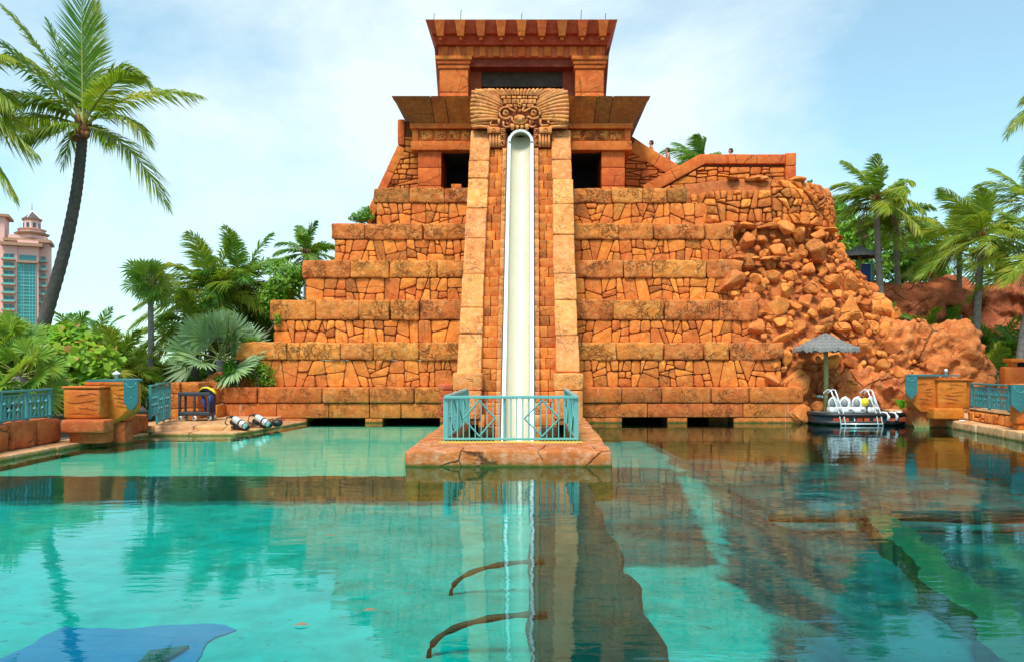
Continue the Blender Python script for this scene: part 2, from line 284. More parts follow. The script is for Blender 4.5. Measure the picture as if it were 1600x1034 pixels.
def box(mb, x0, x1, y0, y1, z0, z1, T=None):
    vs = [(x, y, z) for z in (z0, z1) for y in (y0, y1) for x in (x0, x1)]
    return mb.add(vs, [(0, 2, 3, 1), (4, 5, 7, 6), (0, 1, 5, 4), (2, 6, 7, 3), (0, 4, 6, 2), (1, 3, 7, 5)], T)
def rbox(mb, x0, x1, y0, y1, z0, z1, r=0.03, seg=0.4, amp=0.0, ns=1.5, T=None, sd=0.0):
    lo, hi = (x0, y0, z0), (x1, y1, z1)
    axs = []
    for a, b_ in zip(lo, hi):
        L = b_ - a; rr = min(r, L * 0.4); n = max(1, int(round((L - 2 * rr) / seg)))
        axs.append([a, a + rr * 0.3] + [a + rr + (L - 2 * rr) * i / n for i in range(n + 1)] + [b_ - rr * 0.3, b_])
    n = [len(a) - 1 for a in axs]; idx = {}; vs = []; fs = []
    def vid(i, j, k):
        key = (i, j, k)
        if key not in idx:
            p = [axs[0][i], axs[1][j], axs[2][k]]
            q = [min(max(p[t], lo[t] + min(r, (hi[t] - lo[t]) * 0.4)), hi[t] - min(r, (hi[t] - lo[t]) * 0.4)) for t in range(3)]
            dv = Vector((p[0] - q[0], p[1] - q[1], p[2] - q[2]))
            if dv.length > 1e-9:
                rr = [min(r, (hi[t] - lo[t]) * 0.4) for t in range(3)]
                L = math.sqrt(sum((dv[t] / rr[t]) ** 2 for t in range(3)))
                if L > 1: dv /= L
                p = [q[t] + dv[t] for t in range(3)]
            pv = Vector(p)
            if amp: pv += noise.noise_vector(pv * ns + Vector((sd, sd * 1.7, 3.1))) * amp + noise.noise_vector(pv * ns * 3.1 + Vector((sd, 9, 1))) * amp * 0.4
            idx[key] = len(vs); vs.append(pv)
        return idx[key]
    for i in range(n[0]):
        for j in range(n[1]):
            fs.append((vid(i, j, 0), vid(i, j + 1, 0), vid(i + 1, j + 1, 0), vid(i + 1, j, 0)))
            fs.append((vid(i, j, n[2]), vid(i + 1, j, n[2]), vid(i + 1, j + 1, n[2]), vid(i, j + 1, n[2])))
    for i in range(n[0]):
        for k in range(n[2]):
            fs.append((vid(i, 0, k), vid(i + 1, 0, k), vid(i + 1, 0, k + 1), vid(i, 0, k + 1)))
            fs.append((vid(i, n[1], k), vid(i, n[1], k + 1), vid(i + 1, n[1], k + 1), vid(i + 1, n[1], k)))
    for j in range(n[1]):
        for k in range(n[2]):
            fs.append((vid(0, j, k), vid(0, j, k + 1), vid(0, j + 1, k + 1), vid(0, j + 1, k)))
            fs.append((vid(n[0], j, k), vid(n[0], j + 1, k), vid(n[0], j + 1, k + 1), vid(n[0], j, k + 1)))
    return mb.add(vs, fs, T)
def prism(mb, poly, z0, z1, axis='z', T=None):
    # poly of (a, b); axis z: (x, y) raised from z0 to z1; axis y: (x, z) from y=z0 to z1; axis x: (y, z)
    mk = {'z': lambda a, b, c: (a, b, c), 'y': lambda a, b, c: (a, c, b), 'x': lambda a, b, c: (c, a, b)}[axis]
    n = len(poly)
    vs = [mk(a, b, z0) for a, b in poly] + [mk(a, b, z1) for a, b in poly]
    fs = [tuple(range(n))[::-1], tuple(range(n, 2 * n))] + [(i, (i + 1) % n, n + (i + 1) % n, n + i) for i in range(n)]
    return mb.add(vs, fs, T)
def frame_at(t):
    t = t.normalized(); u = Vector((0, 0, 1)) if abs(t.z) < 0.95 else Vector((1, 0, 0))
    a = t.cross(u).normalized(); return a, a.cross(t).normalized()
def tube(mb, pts, r, n=6, closed=False, cap=True, squash=1.0):
    pts = [Vector(p) for p in pts]; m = len(pts); rs = r if isinstance(r, (list, tuple)) else [r] * m
    vs = []; fs = []
    for i, p in enumerate(pts):
        t = pts[(i + 1) % m] - pts[i - 1] if closed else pts[min(i + 1, m - 1)] - pts[max(i - 1, 0)]
        if t.length < 1e-8: t = Vector((0, 0, 1))
        a, b_ = frame_at(t)
        for k in range(n):
            an = 2 * math.pi * k / n
            vs.append(p + (a * math.cos(an) + b_ * math.sin(an) * squash) * rs[i])
    for i in range(m if closed else m - 1):
        for k in range(n):
            fs.append((i * n + k, i * n + (k + 1) % n, ((i + 1) % m) * n + (k + 1) % n, ((i + 1) % m) * n + k))
    if cap and not closed: fs += [tuple(range(n))[::-1], tuple((m - 1) * n + k for k in range(n))]
    return mb.add(vs, fs)
def lathe(mb, prof, n=16, loc=(0, 0, 0), T=None):
    vs = []; fs = []; m = len(prof)
    for r_, z in prof:
        for k in range(n):
            a = 2 * math.pi * k / n; vs.append((loc[0] + r_ * math.cos(a), loc[1] + r_ * math.sin(a), loc[2] + z))
    for i in range(m - 1):
        for k in range(n): fs.append((i * n + k, i * n + (k + 1) % n, (i + 1) * n + (k + 1) % n, (i + 1) * n + k))
    fs += [tuple(range(n))[::-1], tuple((m - 1) * n + k for k in range(n))]
    return mb.add(vs, fs, T)
def ellipsoid(mb, c, rx, ry, rz, n=10, m=6, T=None):
    prof = [(math.sin(math.pi * i / m) + 1e-4, -math.cos(math.pi * i / m)) for i in range(m + 1)]
    Tm = Matrix.Translation(Vector(c)) @ Matrix.Diagonal((rx, ry, rz, 1))
    return lathe(mb, prof, n, T=(T @ Tm if T is not None else Tm))
# polygons for stone pieces
def area(p): return 0.5 * abs(sum(p[i][0] * p[(i + 1) % len(p)][1] - p[(i + 1) % len(p)][0] * p[i][1] for i in range(len(p))))
def clip(poly, nx, ny, c):
    out = []
    for i in range(len(poly)):
        a, b_ = poly[i], poly[(i + 1) % len(poly)]
        da, db = a[0] * nx + a[1] * ny - c, b_[0] * nx + b_[1] * ny - c
        if da <= 0: out.append(a)
        if da * db < 0:
            t = da / (da - db); out.append((a[0] + (b_[0] - a[0]) * t, a[1] + (b_[1] - a[1]) * t))
    return out
def split(poly, target, rng, tilt=24, flat=1.0, out=None):
    if out is None: out = []
    if area(poly) < target * rng.choice((.45, .8, 1.2, 1.7, 2.4)) * rng.uniform(.8, 1.2) or len(poly) < 3:
        if len(poly) >= 3 and area(poly) > target * 0.04: out.append(poly)
        return out
    xs = [p[0] for p in poly]; ys = [p[1] for p in poly]; w, h = max(xs) - min(xs), (max(ys) - min(ys)) * flat
    a = rad(rng.choice([rng.gauss(0, tilt * 0.3), rng.uniform(-tilt, tilt)]) + (0 if w >= h else 90))
    nx, ny = math.cos(a), math.sin(a)
    cx = min(xs) + (max(xs) - min(xs)) * rng.uniform(0.36, 0.64); cy = min(ys) + (max(ys) - min(ys)) * rng.uniform(0.36, 0.64)
    c = cx * nx + cy * ny
    split(clip(poly, nx, ny, c), target, rng, tilt, flat, out); split(clip(poly, -nx, -ny, -c), target, rng, tilt, flat, out)
    return out
def inset(poly, g):
    sgn = 1 if sum(poly[i][0] * poly[(i + 1) % len(poly)][1] - poly[(i + 1) % len(poly)][0] * poly[i][1] for i in range(len(poly))) > 0 else -1
    out = list(poly)
    for i in range(len(poly)):
        a, b_ = poly[i], poly[(i + 1) % len(poly)]
        ex, ey = b_[0] - a[0], b_[1] - a[1]; L = math.hypot(ex, ey)
        if L < 1e-6: continue
        nx, ny = ey / L * sgn, -ex / L * sgn
        out = clip(out, nx, ny, a[0] * nx + a[1] * ny - g)
        if len(out) < 3: return None
    return out
def soften(poly, k=0.16):
    o = []
    n = len(poly)
    for i in range(n):
        p, a, b_ = poly[i], poly[i - 1], poly[(i + 1) % n]
        la, lb = math.hypot(a[0] - p[0], a[1] - p[1]), math.hypot(b_[0] - p[0], b_[1] - p[1])
        ka, kb = min(k, 0.05 / max(la, 1e-4) * 1.3), min(k, 0.05 / max(lb, 1e-4) * 1.3)
        o += [(p[0] + (a[0] - p[0]) * ka, p[1] + (a[1] - p[1]) * ka), (p[0] + (b_[0] - p[0]) * kb, p[1] + (b_[1] - p[1]) * kb)]
    return o
def stone(mb, poly, Fm, depth, rng, gap=0.022, bev=0.03, bulge=0.02):
    q = inset(poly, gap)
    if not q or len(q) < 3: return False
    q = soften(q); n = len(q)
    cx, cy = sum(p[0] for p in q) / n, sum(p[1] for p in q) / n
    size = math.sqrt(area(q)); bev = min(bev, size * 0.14)
    def sh(p, k):
        L = math.hypot(p[0] - cx, p[1] - cy); t = max(0, 1 - k / max(L, 1e-4)); return cx + (p[0] - cx) * t, cy + (p[1] - cy) * t
    tx, ty = rng.uniform(-0.05, 0.05), rng.uniform(-0.05, 0.05)
    tl = lambda p: (p[0] - cx) * tx + (p[1] - cy) * ty
    vs = [Fm(p[0], p[1], -0.01) for p in q] + [Fm(p[0], p[1], depth * 0.62 + tl(p)) for p in q]
    r3 = [sh(p, bev) for p in q]
    vs += [Fm(p[0], p[1], depth + tl(p) + rng.uniform(-0.006, 0.006)) for p in r3] + [Fm(cx + rng.uniform(-.1, .1) * size, cy + rng.uniform(-.1, .1) * size, depth + rng.uniform(0.2, 1.0) * bulge)]
    fs = []
    for i in range(n):
        j = (i + 1) % n
        fs += [(i, j, n + j, n + i), (n + i, n + j, 2 * n + j, 2 * n + i), (2 * n + i, 2 * n + j, 3 * n)]
    mb.add(vs, fs); return True
def lay(polys, Fm, rng, parent, name, mat, depth=(0.05, 0.11), budget=None, **kw):
    for p in polys:
        if sum(p[i][0] * p[(i + 1) % len(p)][1] - p[(i + 1) % len(p)][0] * p[i][1] for i in range(len(p))) < 0: p = p[::-1]
        mb = MB()
        if stone(mb, p, Fm, rng.uniform(*depth), rng, **kw): mb.build(name, mat, parent)
def cuts(a, b_, mean, rng, jit=0.3):
    n = max(1, int(round((b_ - a) / mean))); xs = [a + (b_ - a) * i / n for i in range(n + 1)]
    return [xs[0]] + [x + rng.uniform(-jit, jit) * (b_ - a) / n for x in xs[1:-1]] + [xs[-1]]
# ------------------------------------------------------------------ setting: ground, pool
XC = -0.52                                      # the temple's axis
def sheet(name, poly, z, mat, k='structure', T=None):
    mb = MB(); mb.add([(x, y, z) for x, y in poly], [tuple(range(len(poly)))]); o = mb.build(name, mat); kind(o, k); return o
g = MB()
for x0, x1, y0, y1 in ((-900, -13.2, -60, 1500), (17.5, 900, -60, 1500), (-13.2, 17.5, 36, 1500), (-13.2, 17.5, -60, 2.0)):
    g.add([(x0, y0, 0), (x1, y0, 0), (x1, y1, 0), (x0, y1, 0)], [(0, 1, 2, 3)])
o = g.build('ground', 'soil'); o.location.z = 0.06; kind(o, 'structure')
# pool: the floor steps down from a shallow shelf (left, far) to the main floor and a deeper basin (right)
FZ = -0.75
def ragged(poly, amp, step=.5, sd=0.0):
    out = []
    for i in range(len(poly)):
        a, b_ = poly[i], poly[(i + 1) % len(poly)]; n = max(1, int(math.dist(a, b_) / step))
        for k in range(n):
            x, y = a[0] + (b_[0] - a[0]) * k / n, a[1] + (b_[1] - a[1]) * k / n
            q = noise.noise_vector(Vector((x * .9 + sd, y * .9, 2.2))) + .5 * noise.noise_vector(Vector((x * 2.7 + sd, y * 2.7, 7))); out.append((x + q.x * amp, y + q.y * amp))
    return out
def sstep(a, b_, x): t = min(1, max(0, (x - a) / (b_ - a))); return t * t * (3 - 2 * t)
def edge_x(y): return 2.1 + 2.0 * sstep(5, 21, y) + .5 * noise.noise(Vector((y * .5, 3, 0))) + .25 * noise.noise(Vector((y * 1.4, 8, 0)))
def floor_z(x, y): return FZ - .75 * sstep(0, 2.2, x - edge_x(y)) + .03 * noise.noise(Vector((x * .6, y * .6, 5)))
mb = MB(); gx_, gy_ = 124, 136; depth_dark = []
for j in range(gy_ + 1):
    y = 2 + 33.95 * j / gy_
    for i in range(gx_ + 1):
        x = -13.2 + 30.65 * i / gx_; mb.v.append((x, y, floor_z(x, y)))
        a_ = sstep(-.35, .7, x - edge_x(y))                                        # dimness of the deeper right half, put into the floor colour
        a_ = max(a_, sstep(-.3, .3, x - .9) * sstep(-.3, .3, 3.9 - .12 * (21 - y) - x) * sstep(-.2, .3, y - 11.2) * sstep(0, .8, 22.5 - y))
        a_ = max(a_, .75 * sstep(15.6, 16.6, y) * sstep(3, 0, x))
        depth_dark.append(a_)
mb.f = [(j * (gx_ + 1) + i, j * (gx_ + 1) + i + 1, (j + 1) * (gx_ + 1) + i + 1, (j + 1) * (gx_ + 1) + i) for j in range(gy_) for i in range(gx_)]
o = kind(mb.build('pool_floor', 'pool', None, True), 'structure'); at = o.data.attributes.new('algae', 'FLOAT', 'POINT'); at.data.foreach_set('value', depth_dark)  # the attribute stores the painted deep-water darkness per vertex
mb = MB()
for a, b_ in (((-13.2, 2), (-13.2, 36)), ((17.45, 2), (17.45, 36)), ((-13.2, 2.0), (17.45, 2.0))):
    mb.add([(a[0], a[1], -1.6), (b_[0], b_[1], -1.6), (b_[0], b_[1], 0.05), (a[0], a[1], 0.05)], [(0, 1, 2, 3)])
kind(mb.build('pool_wall', 'sunk'), 'structure')
mb = MB()                                         # shallow shelf with a ragged front lip
lip = [(-13.1 + 10.4 * i / 40, 16.75 + 0.22 * noise.noise((i * 0.35, 0, 0)) + 0.12 * noise.noise((i * 1.1, 4, 0))) for i in range(41)]
mb.add([(x, y, -0.22) for x, y in lip] + [(x, 31.0, -0.16) for x, y in lip], [(i, i + 1, 42 + i, 41 + i) for i in range(40)])
kind(mb.build('shallow_shelf', 'sand'), 'structure')
mb = MB()
mb.add([(x, y, -0.22) for x, y in lip] + [(x, y - 0.05, FZ - 0.02) for x, y in lip], [(i, i + 1, 42 + i, 41 + i) for i in range(40)])
kind(mb.build('shelf_riser', 'sunk'), 'structure')
mb = MB(); nx, ny = 2, 2
wx, wy = (-13.15, XC - 1.7, XC + 1.7, 17.42), (2.02, 18.58, 27.2, 35.95)      # open round the dry pit inside the platform
mb.add([(x, y, 0) for y in wy for x in wx], [(j * 4 + i, j * 4 + i + 1, j * 4 + i + 5, j * 4 + i + 4) for j in range(3) for i in range(3) if (i, j) != (1, 1)])
kind(mb.build('water', 'water'), 'structure')

# sunken things in the lagoon
t = thing('sunken_wall', 'dark algae covered wall with curved brown ribs lying under the water before the slide platform', 'wall', (.6, 10, FZ))
mb = MB(); rbox(mb, -.02, 1.22, 4.6, 16.6, FZ - .02, FZ + .40, .1, .25, .09, 1.6); mb.build('wall_body', 'sunk', t, True)
for yy in (9.83, 7.75):
    mb = MB(); tube(mb, [(.15 - 1.2 * math.sin(a), yy, FZ - .02 + .46 * math.cos(a) ** .8) for a in [math.pi / 2 * k / 12 * .999 for k in range(13)]], [.032 + .008 * math.sin(k * 2.1) for k in range(13)], 6); mb.build('rib', 'sunk_brown', t, True)
def sunken(name, label, cat, poly, z0, z1, mat):
    mb = MB(); prism(mb, ragged(poly, .25, .3, poly[0][0]) if mat != 'sunk_blue' else ragged(poly, .22, .15, 4), z0, z1); o = mb.build(name, mat); tag(o, label, cat); return o
sunken('sunken_window', 'blue panel set in the pool floor near the leaning palm reflection', 'panel', [(-5.5, 5.0), (-3.15, 5.0), (-3.32, 8.55), (-5.25, 8.7)], FZ - .02, FZ + .02, 'sunk_blue')
sunken('drain_grate', 'small dark grate on the blue panel of the pool floor', 'grate', [(-3.85, 7.0), (-3.55, 7.0), (-3.52, 7.9), (-3.88, 7.85)], FZ + .02, FZ + .06, 'sunk')
mb = MB(); pts = [(5.2 + 5.6 * i / 10, 16.9 - .1 * math.sin(i), -1.15) for i in range(11)]
tube(mb, pts, [0.1 + .05 * (i > 7) for i in range(11)], 7); tag(mb.build('sunken_pipe', 'sunk', smooth=True), 'dark pipe lying under the water in the right half of the pool', 'pipe')
sunken('sunken_beam', 'long algae edged beam running diagonally under the right half of the pool', 'beam', [(7.4, 17.5), (8.0, 17.5), (5.7, 6.6), (4.9, 6.6)], -1.52, -1.1, 'sunk_green')

# ------------------------------------------------------------------ temple
T0 = thing('stepped_temple', 'orange stone stepped temple with white slide down its middle', 'temple', (XC, 34, 0))
D = [29.3, 30.0, 31.1, 32.2, 33.3, 34.4]
ZT = [1.35, 3.08, 4.82, 6.57, 8.31, 10.1]         # cap tops
ZB = [0.735, 2.375, 3.99, 5.82, 7.61, 9.42]       # cap bottoms
XL = [-11.95, -11.6, -10.6, -9.62, -8.7, -7.1]
XR = [10.3, 9.75, 9.1, 8.75, 8.7, 8.0]
SX = 2.2                                          # half width of stringers
rs = random.Random(21)
flags = []
for L in range(6):
    for side in (-1, 1):
        xa, xb = (XL[L], XC - SX + .05) if side < 0 else (XC + SX - .05, XR[L])
        d = D[L]; zb = ZT[L - 1] - .3 if L else -1.55
        core = MB()
        if L == 0:
            # base course: the lowest row has openings that lead under the temple
            ops = [(-8.62, -6.4), (-5.72, -3.55)] if side < 0 else [(3.42, 5.15), (5.92, 7.68)]
            zo = 0.17 if side < 0 else 0.20
            box(core, xa + .1, xb - .02, d + .16, 36, zo + .02, ZB[0])
            e = [xa + .1] + [v for op in ops for v in op] + [xb - .02]
            for i in range(0, len(e), 2): box(core, e[i], e[i + 1], d + .16, 36, zb, zo + .018)
            box(core, e[1], e[-2], d + 3.2, 36, zb, zo + .016)
        else:
            box(core, xa + .12, xb - .02, d + .10, 37.4, zb, ZB[L])
        tr = core.build('terrace', 'grout', T0)
        # cap stones
        cs = cuts(xa - .04, xb + .05, 1.75 if L else 1.9, rs)
        if side > 0 and L == 5: cs = [c for c in cs if c < 6.6] + [6.9]
        for i in range(len(cs) - 1):
            last = side > 0 and i == len(cs) - 2 and L > 0
            mb = MB(); rbox(mb, cs[i] + .014, cs[i + 1] - .014, d - .05 + rs.uniform(-.03, .03), d + 1.3, ZB[L] + .012, ZT[L] + rs.uniform(-.012, .012), .075, .2, (.05 if L else .022) * (2.4 if last else 1), 1.5, sd=rs.uniform(0, 90))
            mb.build('capstone', 'cap' if L else 'base', tr, True)
        if L:
            Fm = (lambda d: lambda u, v, h: Vector((u, d + .10 - h, v)))(d)
            flags += [(p, Fm, tr) for p in split([(xa + .10, ZT[L - 1] - .02), (xb - .01, ZT[L - 1] - .02), (xb - .01, ZB[L] + .015), (xa + .10, ZB[L] + .015)], 0.27, rs, 24)]
            # masonry on the stepped flank of the pyramid
            if side < 0:
                mb = MB(); rbox(mb, xa - .02, xa + .7, d + 1.32, 36.4, ZB[L] + .012, ZT[L] - .01, .07, .5, .05, 1.5); mb.build('capstone', 'cap', tr, True)
        else:
            zo = 0.17 if side < 0 else 0.20
            bs = cuts(xa + .08, xb, 2.0, rs)
            for i in range(len(bs) - 1):
                mb = MB(); rbox(mb, bs[i] + .012, bs[i + 1] - .012, d, d + .6, zo + .01, ZB[0] - .005, .03, .3, .014, 1.6, sd=rs.uniform(0, 90)); mb.build('base_block', 'base', tr, True)
            e = [xa + .08] + [v for op in ops for v in op] + [xb]
            for i in range(0, len(e), 2):
                ws = cuts(e[i], e[i + 1], 1.9, rs)
                for k in range(len(ws) - 1):
                    mb = MB(); rbox(mb, ws[k] + .01, ws[k + 1] - .01, d + .02, d + .7, -1.5, zo - .005, .03, .4, .012, 1.6, sd=rs.uniform(0, 90)); mb.build('base_block', 'base', tr, True)
big = sorted(flags, key=lambda t: -area(t[0]))
rest = {}
for p, Fm, tr in big[:300]: lay([p], Fm, rs, tr, 'flagstone', 'flag', (.05, .11), gap=.013, bulge=.03)
for p, Fm, tr in big[300:]:
    mb = rest.setdefault(tr.name, (MB(), tr))[0]
    if area(p) > .012: stone(mb, p, Fm, rs.uniform(.05, .11), rs, gap=.015)
for mb, tr in rest.values(): kind(mb.build('small_flagstone', 'flag', tr), 'stuff')
# a small stack of red bricks by the left end of the platform
for i in range(6):
    mb = MB(); rbox(mb, -3.34 - (i % 2) * .08, -2.9, 27.9, 28.6, .1 + i * .24, .32 + i * .24, .03, .3, .02, 2); mb.build('brick', 'brick', T0, True)

# slope of stair and slide: depth as a function of height
def dl(z): return 27.55 + (z - 1.35) * 0.585
SLM = Matrix
def slope_T(x, z, off=0.0):
    # local frame on the slope: x right, y out of the slope towards the camera, z up the slope
    up = Vector((0, 0.585, 1)).normalized(); out = Vector((0, -1, 0.585)).normalized()
    o_ = Vector((x, dl(z), z)) + out * off
    return Matrix(((1, out.x, up.x, o_.x), (0, out.y, up.y, o_.y), (0, out.z, up.z, o_.z), (0, 0, 0, 1)))
UPL = math.sqrt(1 + .585 ** 2)
core = MB()
prism(core, [(dl(-1.2) + .95, -1.2), (dl(12.5) + .95, 12.5), (37, 12.5), (37, -1.2)], XC - 2.0, XC + 2.0, 'x')
st = core.build('stair', 'grout', T0)
nst = 33; z0 = -0.75; zh = (12.45 - z0) / nst
for s in (-1, 1):
    for i in range(nst):
        za = z0 + zh * i; zb = za + zh; dd = dl(za) + .42
        xi, xk, xo = .60, .79, 1.40
        def span(a, b_): return (XC + a, XC + b_) if s > 0 else (XC - b_, XC - a)
        q = span(xi, xk); mb = MB(); rbox(mb, q[0] + .004, q[1] - .008, dd - .22, dd + .9, za + .008, zb - .004, .02, .3, .008, 2, sd=i); mb.build('kerb_block', 'pale', st, True)
        cut = rs.choice([None, .5, .35, .62]); e = [xk, xo] if cut is None else [xk, xk + (xo - xk) * cut, xo]
        for k in range(len(e) - 1):
            q = span(e[k], e[k + 1]); mb = MB()
            rbox(mb, q[0] + .008, q[1] - .008, dd + rs.uniform(-.04, .03), dd + .95, za + .008, zb - .006, .025, .18, .02, 2, sd=rs.uniform(0, 99)); mb.build('step_block', 'step', st, True)
for s in (-1, 1):
    sg = MB(); prism(sg, [(dl(.1) + .25, .1), (dl(12.6) + .25, 12.6), (37, 12.6), (37, .1)], XC + s * 1.78 - .36, XC + s * 1.78 + .36, 'x')
    sg = sg.build('stringer', 'grout', T0)
    ls = cuts(1.75 if s < 0 else 1.95, 12.62, 1.32, rs, .2)
    for i in range(len(ls) - 1):
        mb = MB(); T = slope_T(XC + s * 1.79, ls[i]); h = (ls[i + 1] - ls[i]) * UPL
        rbox(mb, -.43 + rs.uniform(-.015, .015), .43 + rs.uniform(-.015, .015), -.75, .02 + rs.uniform(-.03, .03), .012, h - .012, .05, .22, .022, 1.6, T=T, sd=rs.uniform(0, 99)); mb.build('stringer_block', 'pale', sg, True)
    x0, x1 = XC + s * 1.80 - .5, XC + s * 1.80 + .5
    for za, zb, e in ((.28, 1.28, .0), (1.30, 1.90, .03)):
        mb = MB(); rbox(mb, x0 - e, x1 + e, 27.1 + (za > 1) * .22, 28.9, za, zb, .05, .25, .02, 1.6, sd=s + za); mb.build('stringer_block', 'pale', sg, True)

# slide: a cream trough with white rims, vanishing in an arch below the mask
t = thing('water_slide', 'tall steep cream water slide with white rims running down the temple front', 'slide', (XC, 27, 0))
def chute(z0, z1, prof, n=26):
    vs = []; m = len(prof)
    for i in range(n + 1):
        T = slope_T(XC, z0 + (z1 - z0) * i / n)
        vs += [T @ Vector((x, y, 0)) for x, y in prof]
    return vs, [(i * m + k, i * m + k + 1, (i + 1) * m + k + 1, (i + 1) * m + k) for i in range(n) for k in range(m - 1)]
pr = [(.43 * math.cos(a), -.02 - .34 * math.sin(a)) for a in [math.pi * k / 12 for k in range(13)]]
vs, fs = chute(-.8, 12.55, pr); mb = MB().add(vs, fs); mb.build('trough', 'slide', t, True)
for s in (-1, 1):
    pr = [(s * .432, -.25), (s * .432, .03), (s * .46, .06), (s * .545, .06), (s * .57, .03), (s * .57, -.3)]
    vs, fs = chute(-.8, 12.25, pr); MB().add(vs, fs).build('rim', 'slide_rim', t)
    pr = [(s * .575, -.3), (s * .575, .02), (s * .597, .02), (s * .597, -.3)]
    vs, fs = chute(-.8, 12.2, pr); MB().add(vs, fs).build('gap_shade_strip', 'black', t)  # black strip painted in for the dark gap beside each rim
# arch over the top of the trough
zA = 11.95; dA = dl(12.2) - .35
mb = MB()
for i in range(17):
    a = math.pi * i / 16
    for r_, dy in ((.44, .05), (.54, .05), (.54, .2), (.44, .2)): mb.v.append((XC + r_ * math.cos(a), dA + dy, zA + r_ * math.sin(a)))
mb.f = [(i * 4 + k, i * 4 + (k + 1) % 4, (i + 1) * 4 + (k + 1) % 4, (i + 1) * 4 + k) for i in range(16) for k in range(4)]
mb.build('arch_rim', 'slide_rim', t, False)
mb = MB(); mb.add([(XC + .5 * math.cos(math.pi * i / 12), dA + y, zA + .5 * math.sin(math.pi * i / 12) * 1.0) for y in (.1, 2.6) for i in range(13)], [(i, i + 1, 14 + i, 13 + i) for i in range(12)])
mb.build('tunnel_lining', 'slide', t, True)

# lower shrine behind the mask
sh = node('lower_shrine', T0)
DP = 36.0
zf0, zf1 = 13.45, 14.42                            # flared cornice
def flare(mb, hb, ht, z0, z1, yb, yt, back, xa=None, xb=None, flip=1):
    vs = [(XC - hb, yb, z0), (XC + hb, yb, z0), (XC + hb, back, z0), (XC - hb, back, z0), (XC - ht, yt, z1), (XC + ht, yt, z1), (XC + ht, back, z1), (XC - ht, back, z1)]
    return mb.add(vs, [(3, 2, 1, 0), (4, 5, 6, 7), (0, 1, 5, 4), (1, 2, 6, 5), (2, 3, 7, 6), (3, 0, 4, 7)])
fl = MB(); flare(fl, 5.13, 5.86, zf0, zf1 - .02, 35.86, 35.05, 41.5); fl = fl.build('flared_cornice', 'grout', sh)
xs = [-1, -.78, -.655, -.36, 0.36, .655, .79, 1]
for i in range(7):
    a, b_ = xs[i], xs[i + 1]; e = .018
    vs = []
    for f in (a, b_):
        g_ = e if f == a else -e; ft = f if abs(f) == 1 else f * 5.3 / 5.92
        vs += [(XC + 5.16 * f + g_, 35.83, zf0), (XC + 5.92 * ft + g_, 34.97, zf1), (XC + 5.92 * ft + g_, 35.5, zf1 + .0), (XC + 5.16 * f + g_, 36.3, zf0)]
    MB().add(vs, [(0, 4, 5, 1), (1, 5, 6, 2), (0, 3, 7, 4), (0, 1, 2, 3), (4, 7, 6, 5)]).build('cornice_slab', 'flare', sh)
for x0, x1, y0, z0, z1, mat, nm in ((5.2, 5.2, 35.78, 13.20, 13.44, 'shrine', 'moulding'), (5.05, 5.05, 36.02, 12.64, 13.19, 'shrine', 'frieze'), (5.16, 5.16, 35.82, 12.20, 12.63, 'shrine', 'lintel')):
    for k, (a, b_) in enumerate(((-x0, -1.9), (1.9, x1))):
        mb = MB(); rbox(mb, XC + a, XC + b_, y0, 40, z0, z1, .025, .5, .008, 1.5, sd=k + z0); mb.build(nm, mat, sh, True)
for s in (-1, 1):
    mb = MB(); rbox(mb, *sorted((XC + s * 4.83, XC + s * 5.10)), 35.9, 36.3, 12.65, 13.185, .02, .3, .005); mb.build('frieze_end_block', 'shrine', sh, True)
    for k in range(4):                              # carved glyph tiles
        cx = XC + s * (4.42 - k * .635); mb = MB(); zc = 12.92
        rbox(mb, cx - .27, cx + .27, 35.93, 36.1, zc - .24, zc + .24, .07, .12, .01, 4, sd=k)
        rg = random.Random(k * 7 + s)
        for q in range(5):
            gx, gz = cx + rg.uniform(-.17, .17), zc + rg.uniform(-.15, .15); r_ = rg.uniform(.04, .09)
            if rg.random() < .55: tube(mb, [(gx + r_ * math.cos(a), 35.925, gz + r_ * math.sin(a)) for a in [rg.uniform(0, 3) + i * .7 for i in range(8)]], .018, 5)
            else: rbox(mb, gx - r_, gx + r_, 35.89, 35.96, gz - .03, gz + .03, .015, .1)
        mb.build('glyph_tile', 'cap', sh, True)
    px0, px1 = sorted((XC + s * 3.76, XC + s * 4.85))
    for za, zb in ((9.8, 10.55), (10.57, 11.42), (11.44, 12.19)):
        mb = MB(); rbox(mb, px0, px1, 36.0, 38.5, za, zb - .0, .03, .4, .01, 1.5, sd=za); mb.build('pillar_block', 'shrine', sh, True)
    mb = MB(); mb.add([(px1 if s < 0 else px0, 36.2, 9.9), (px1 if s < 0 else px0, 39.5, 9.9), (px1 if s < 0 else px0, 39.5, 12.2), (px1 if s < 0 else px0, 36.2, 12.2)], [(0, 1, 2, 3)])
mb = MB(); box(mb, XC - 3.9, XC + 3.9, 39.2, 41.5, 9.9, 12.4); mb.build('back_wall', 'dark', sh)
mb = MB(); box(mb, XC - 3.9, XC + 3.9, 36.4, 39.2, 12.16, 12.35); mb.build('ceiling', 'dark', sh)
mb = MB(); box(mb, XC - 4.9, XC + 4.9, 36.05, 41.5, 9.2, 9.85); mb.build('shrine_floor', 'grout', sh)
for px, w in ((714, .2),):
    mb = MB(); rbox(mb, PX(px - 8, 34.8), PX(px + 8, 34.8), 34.5, 34.9, 10.08, 10.31, .04, .15, .015); mb.build('loose_block', 'shrine', sh, True)

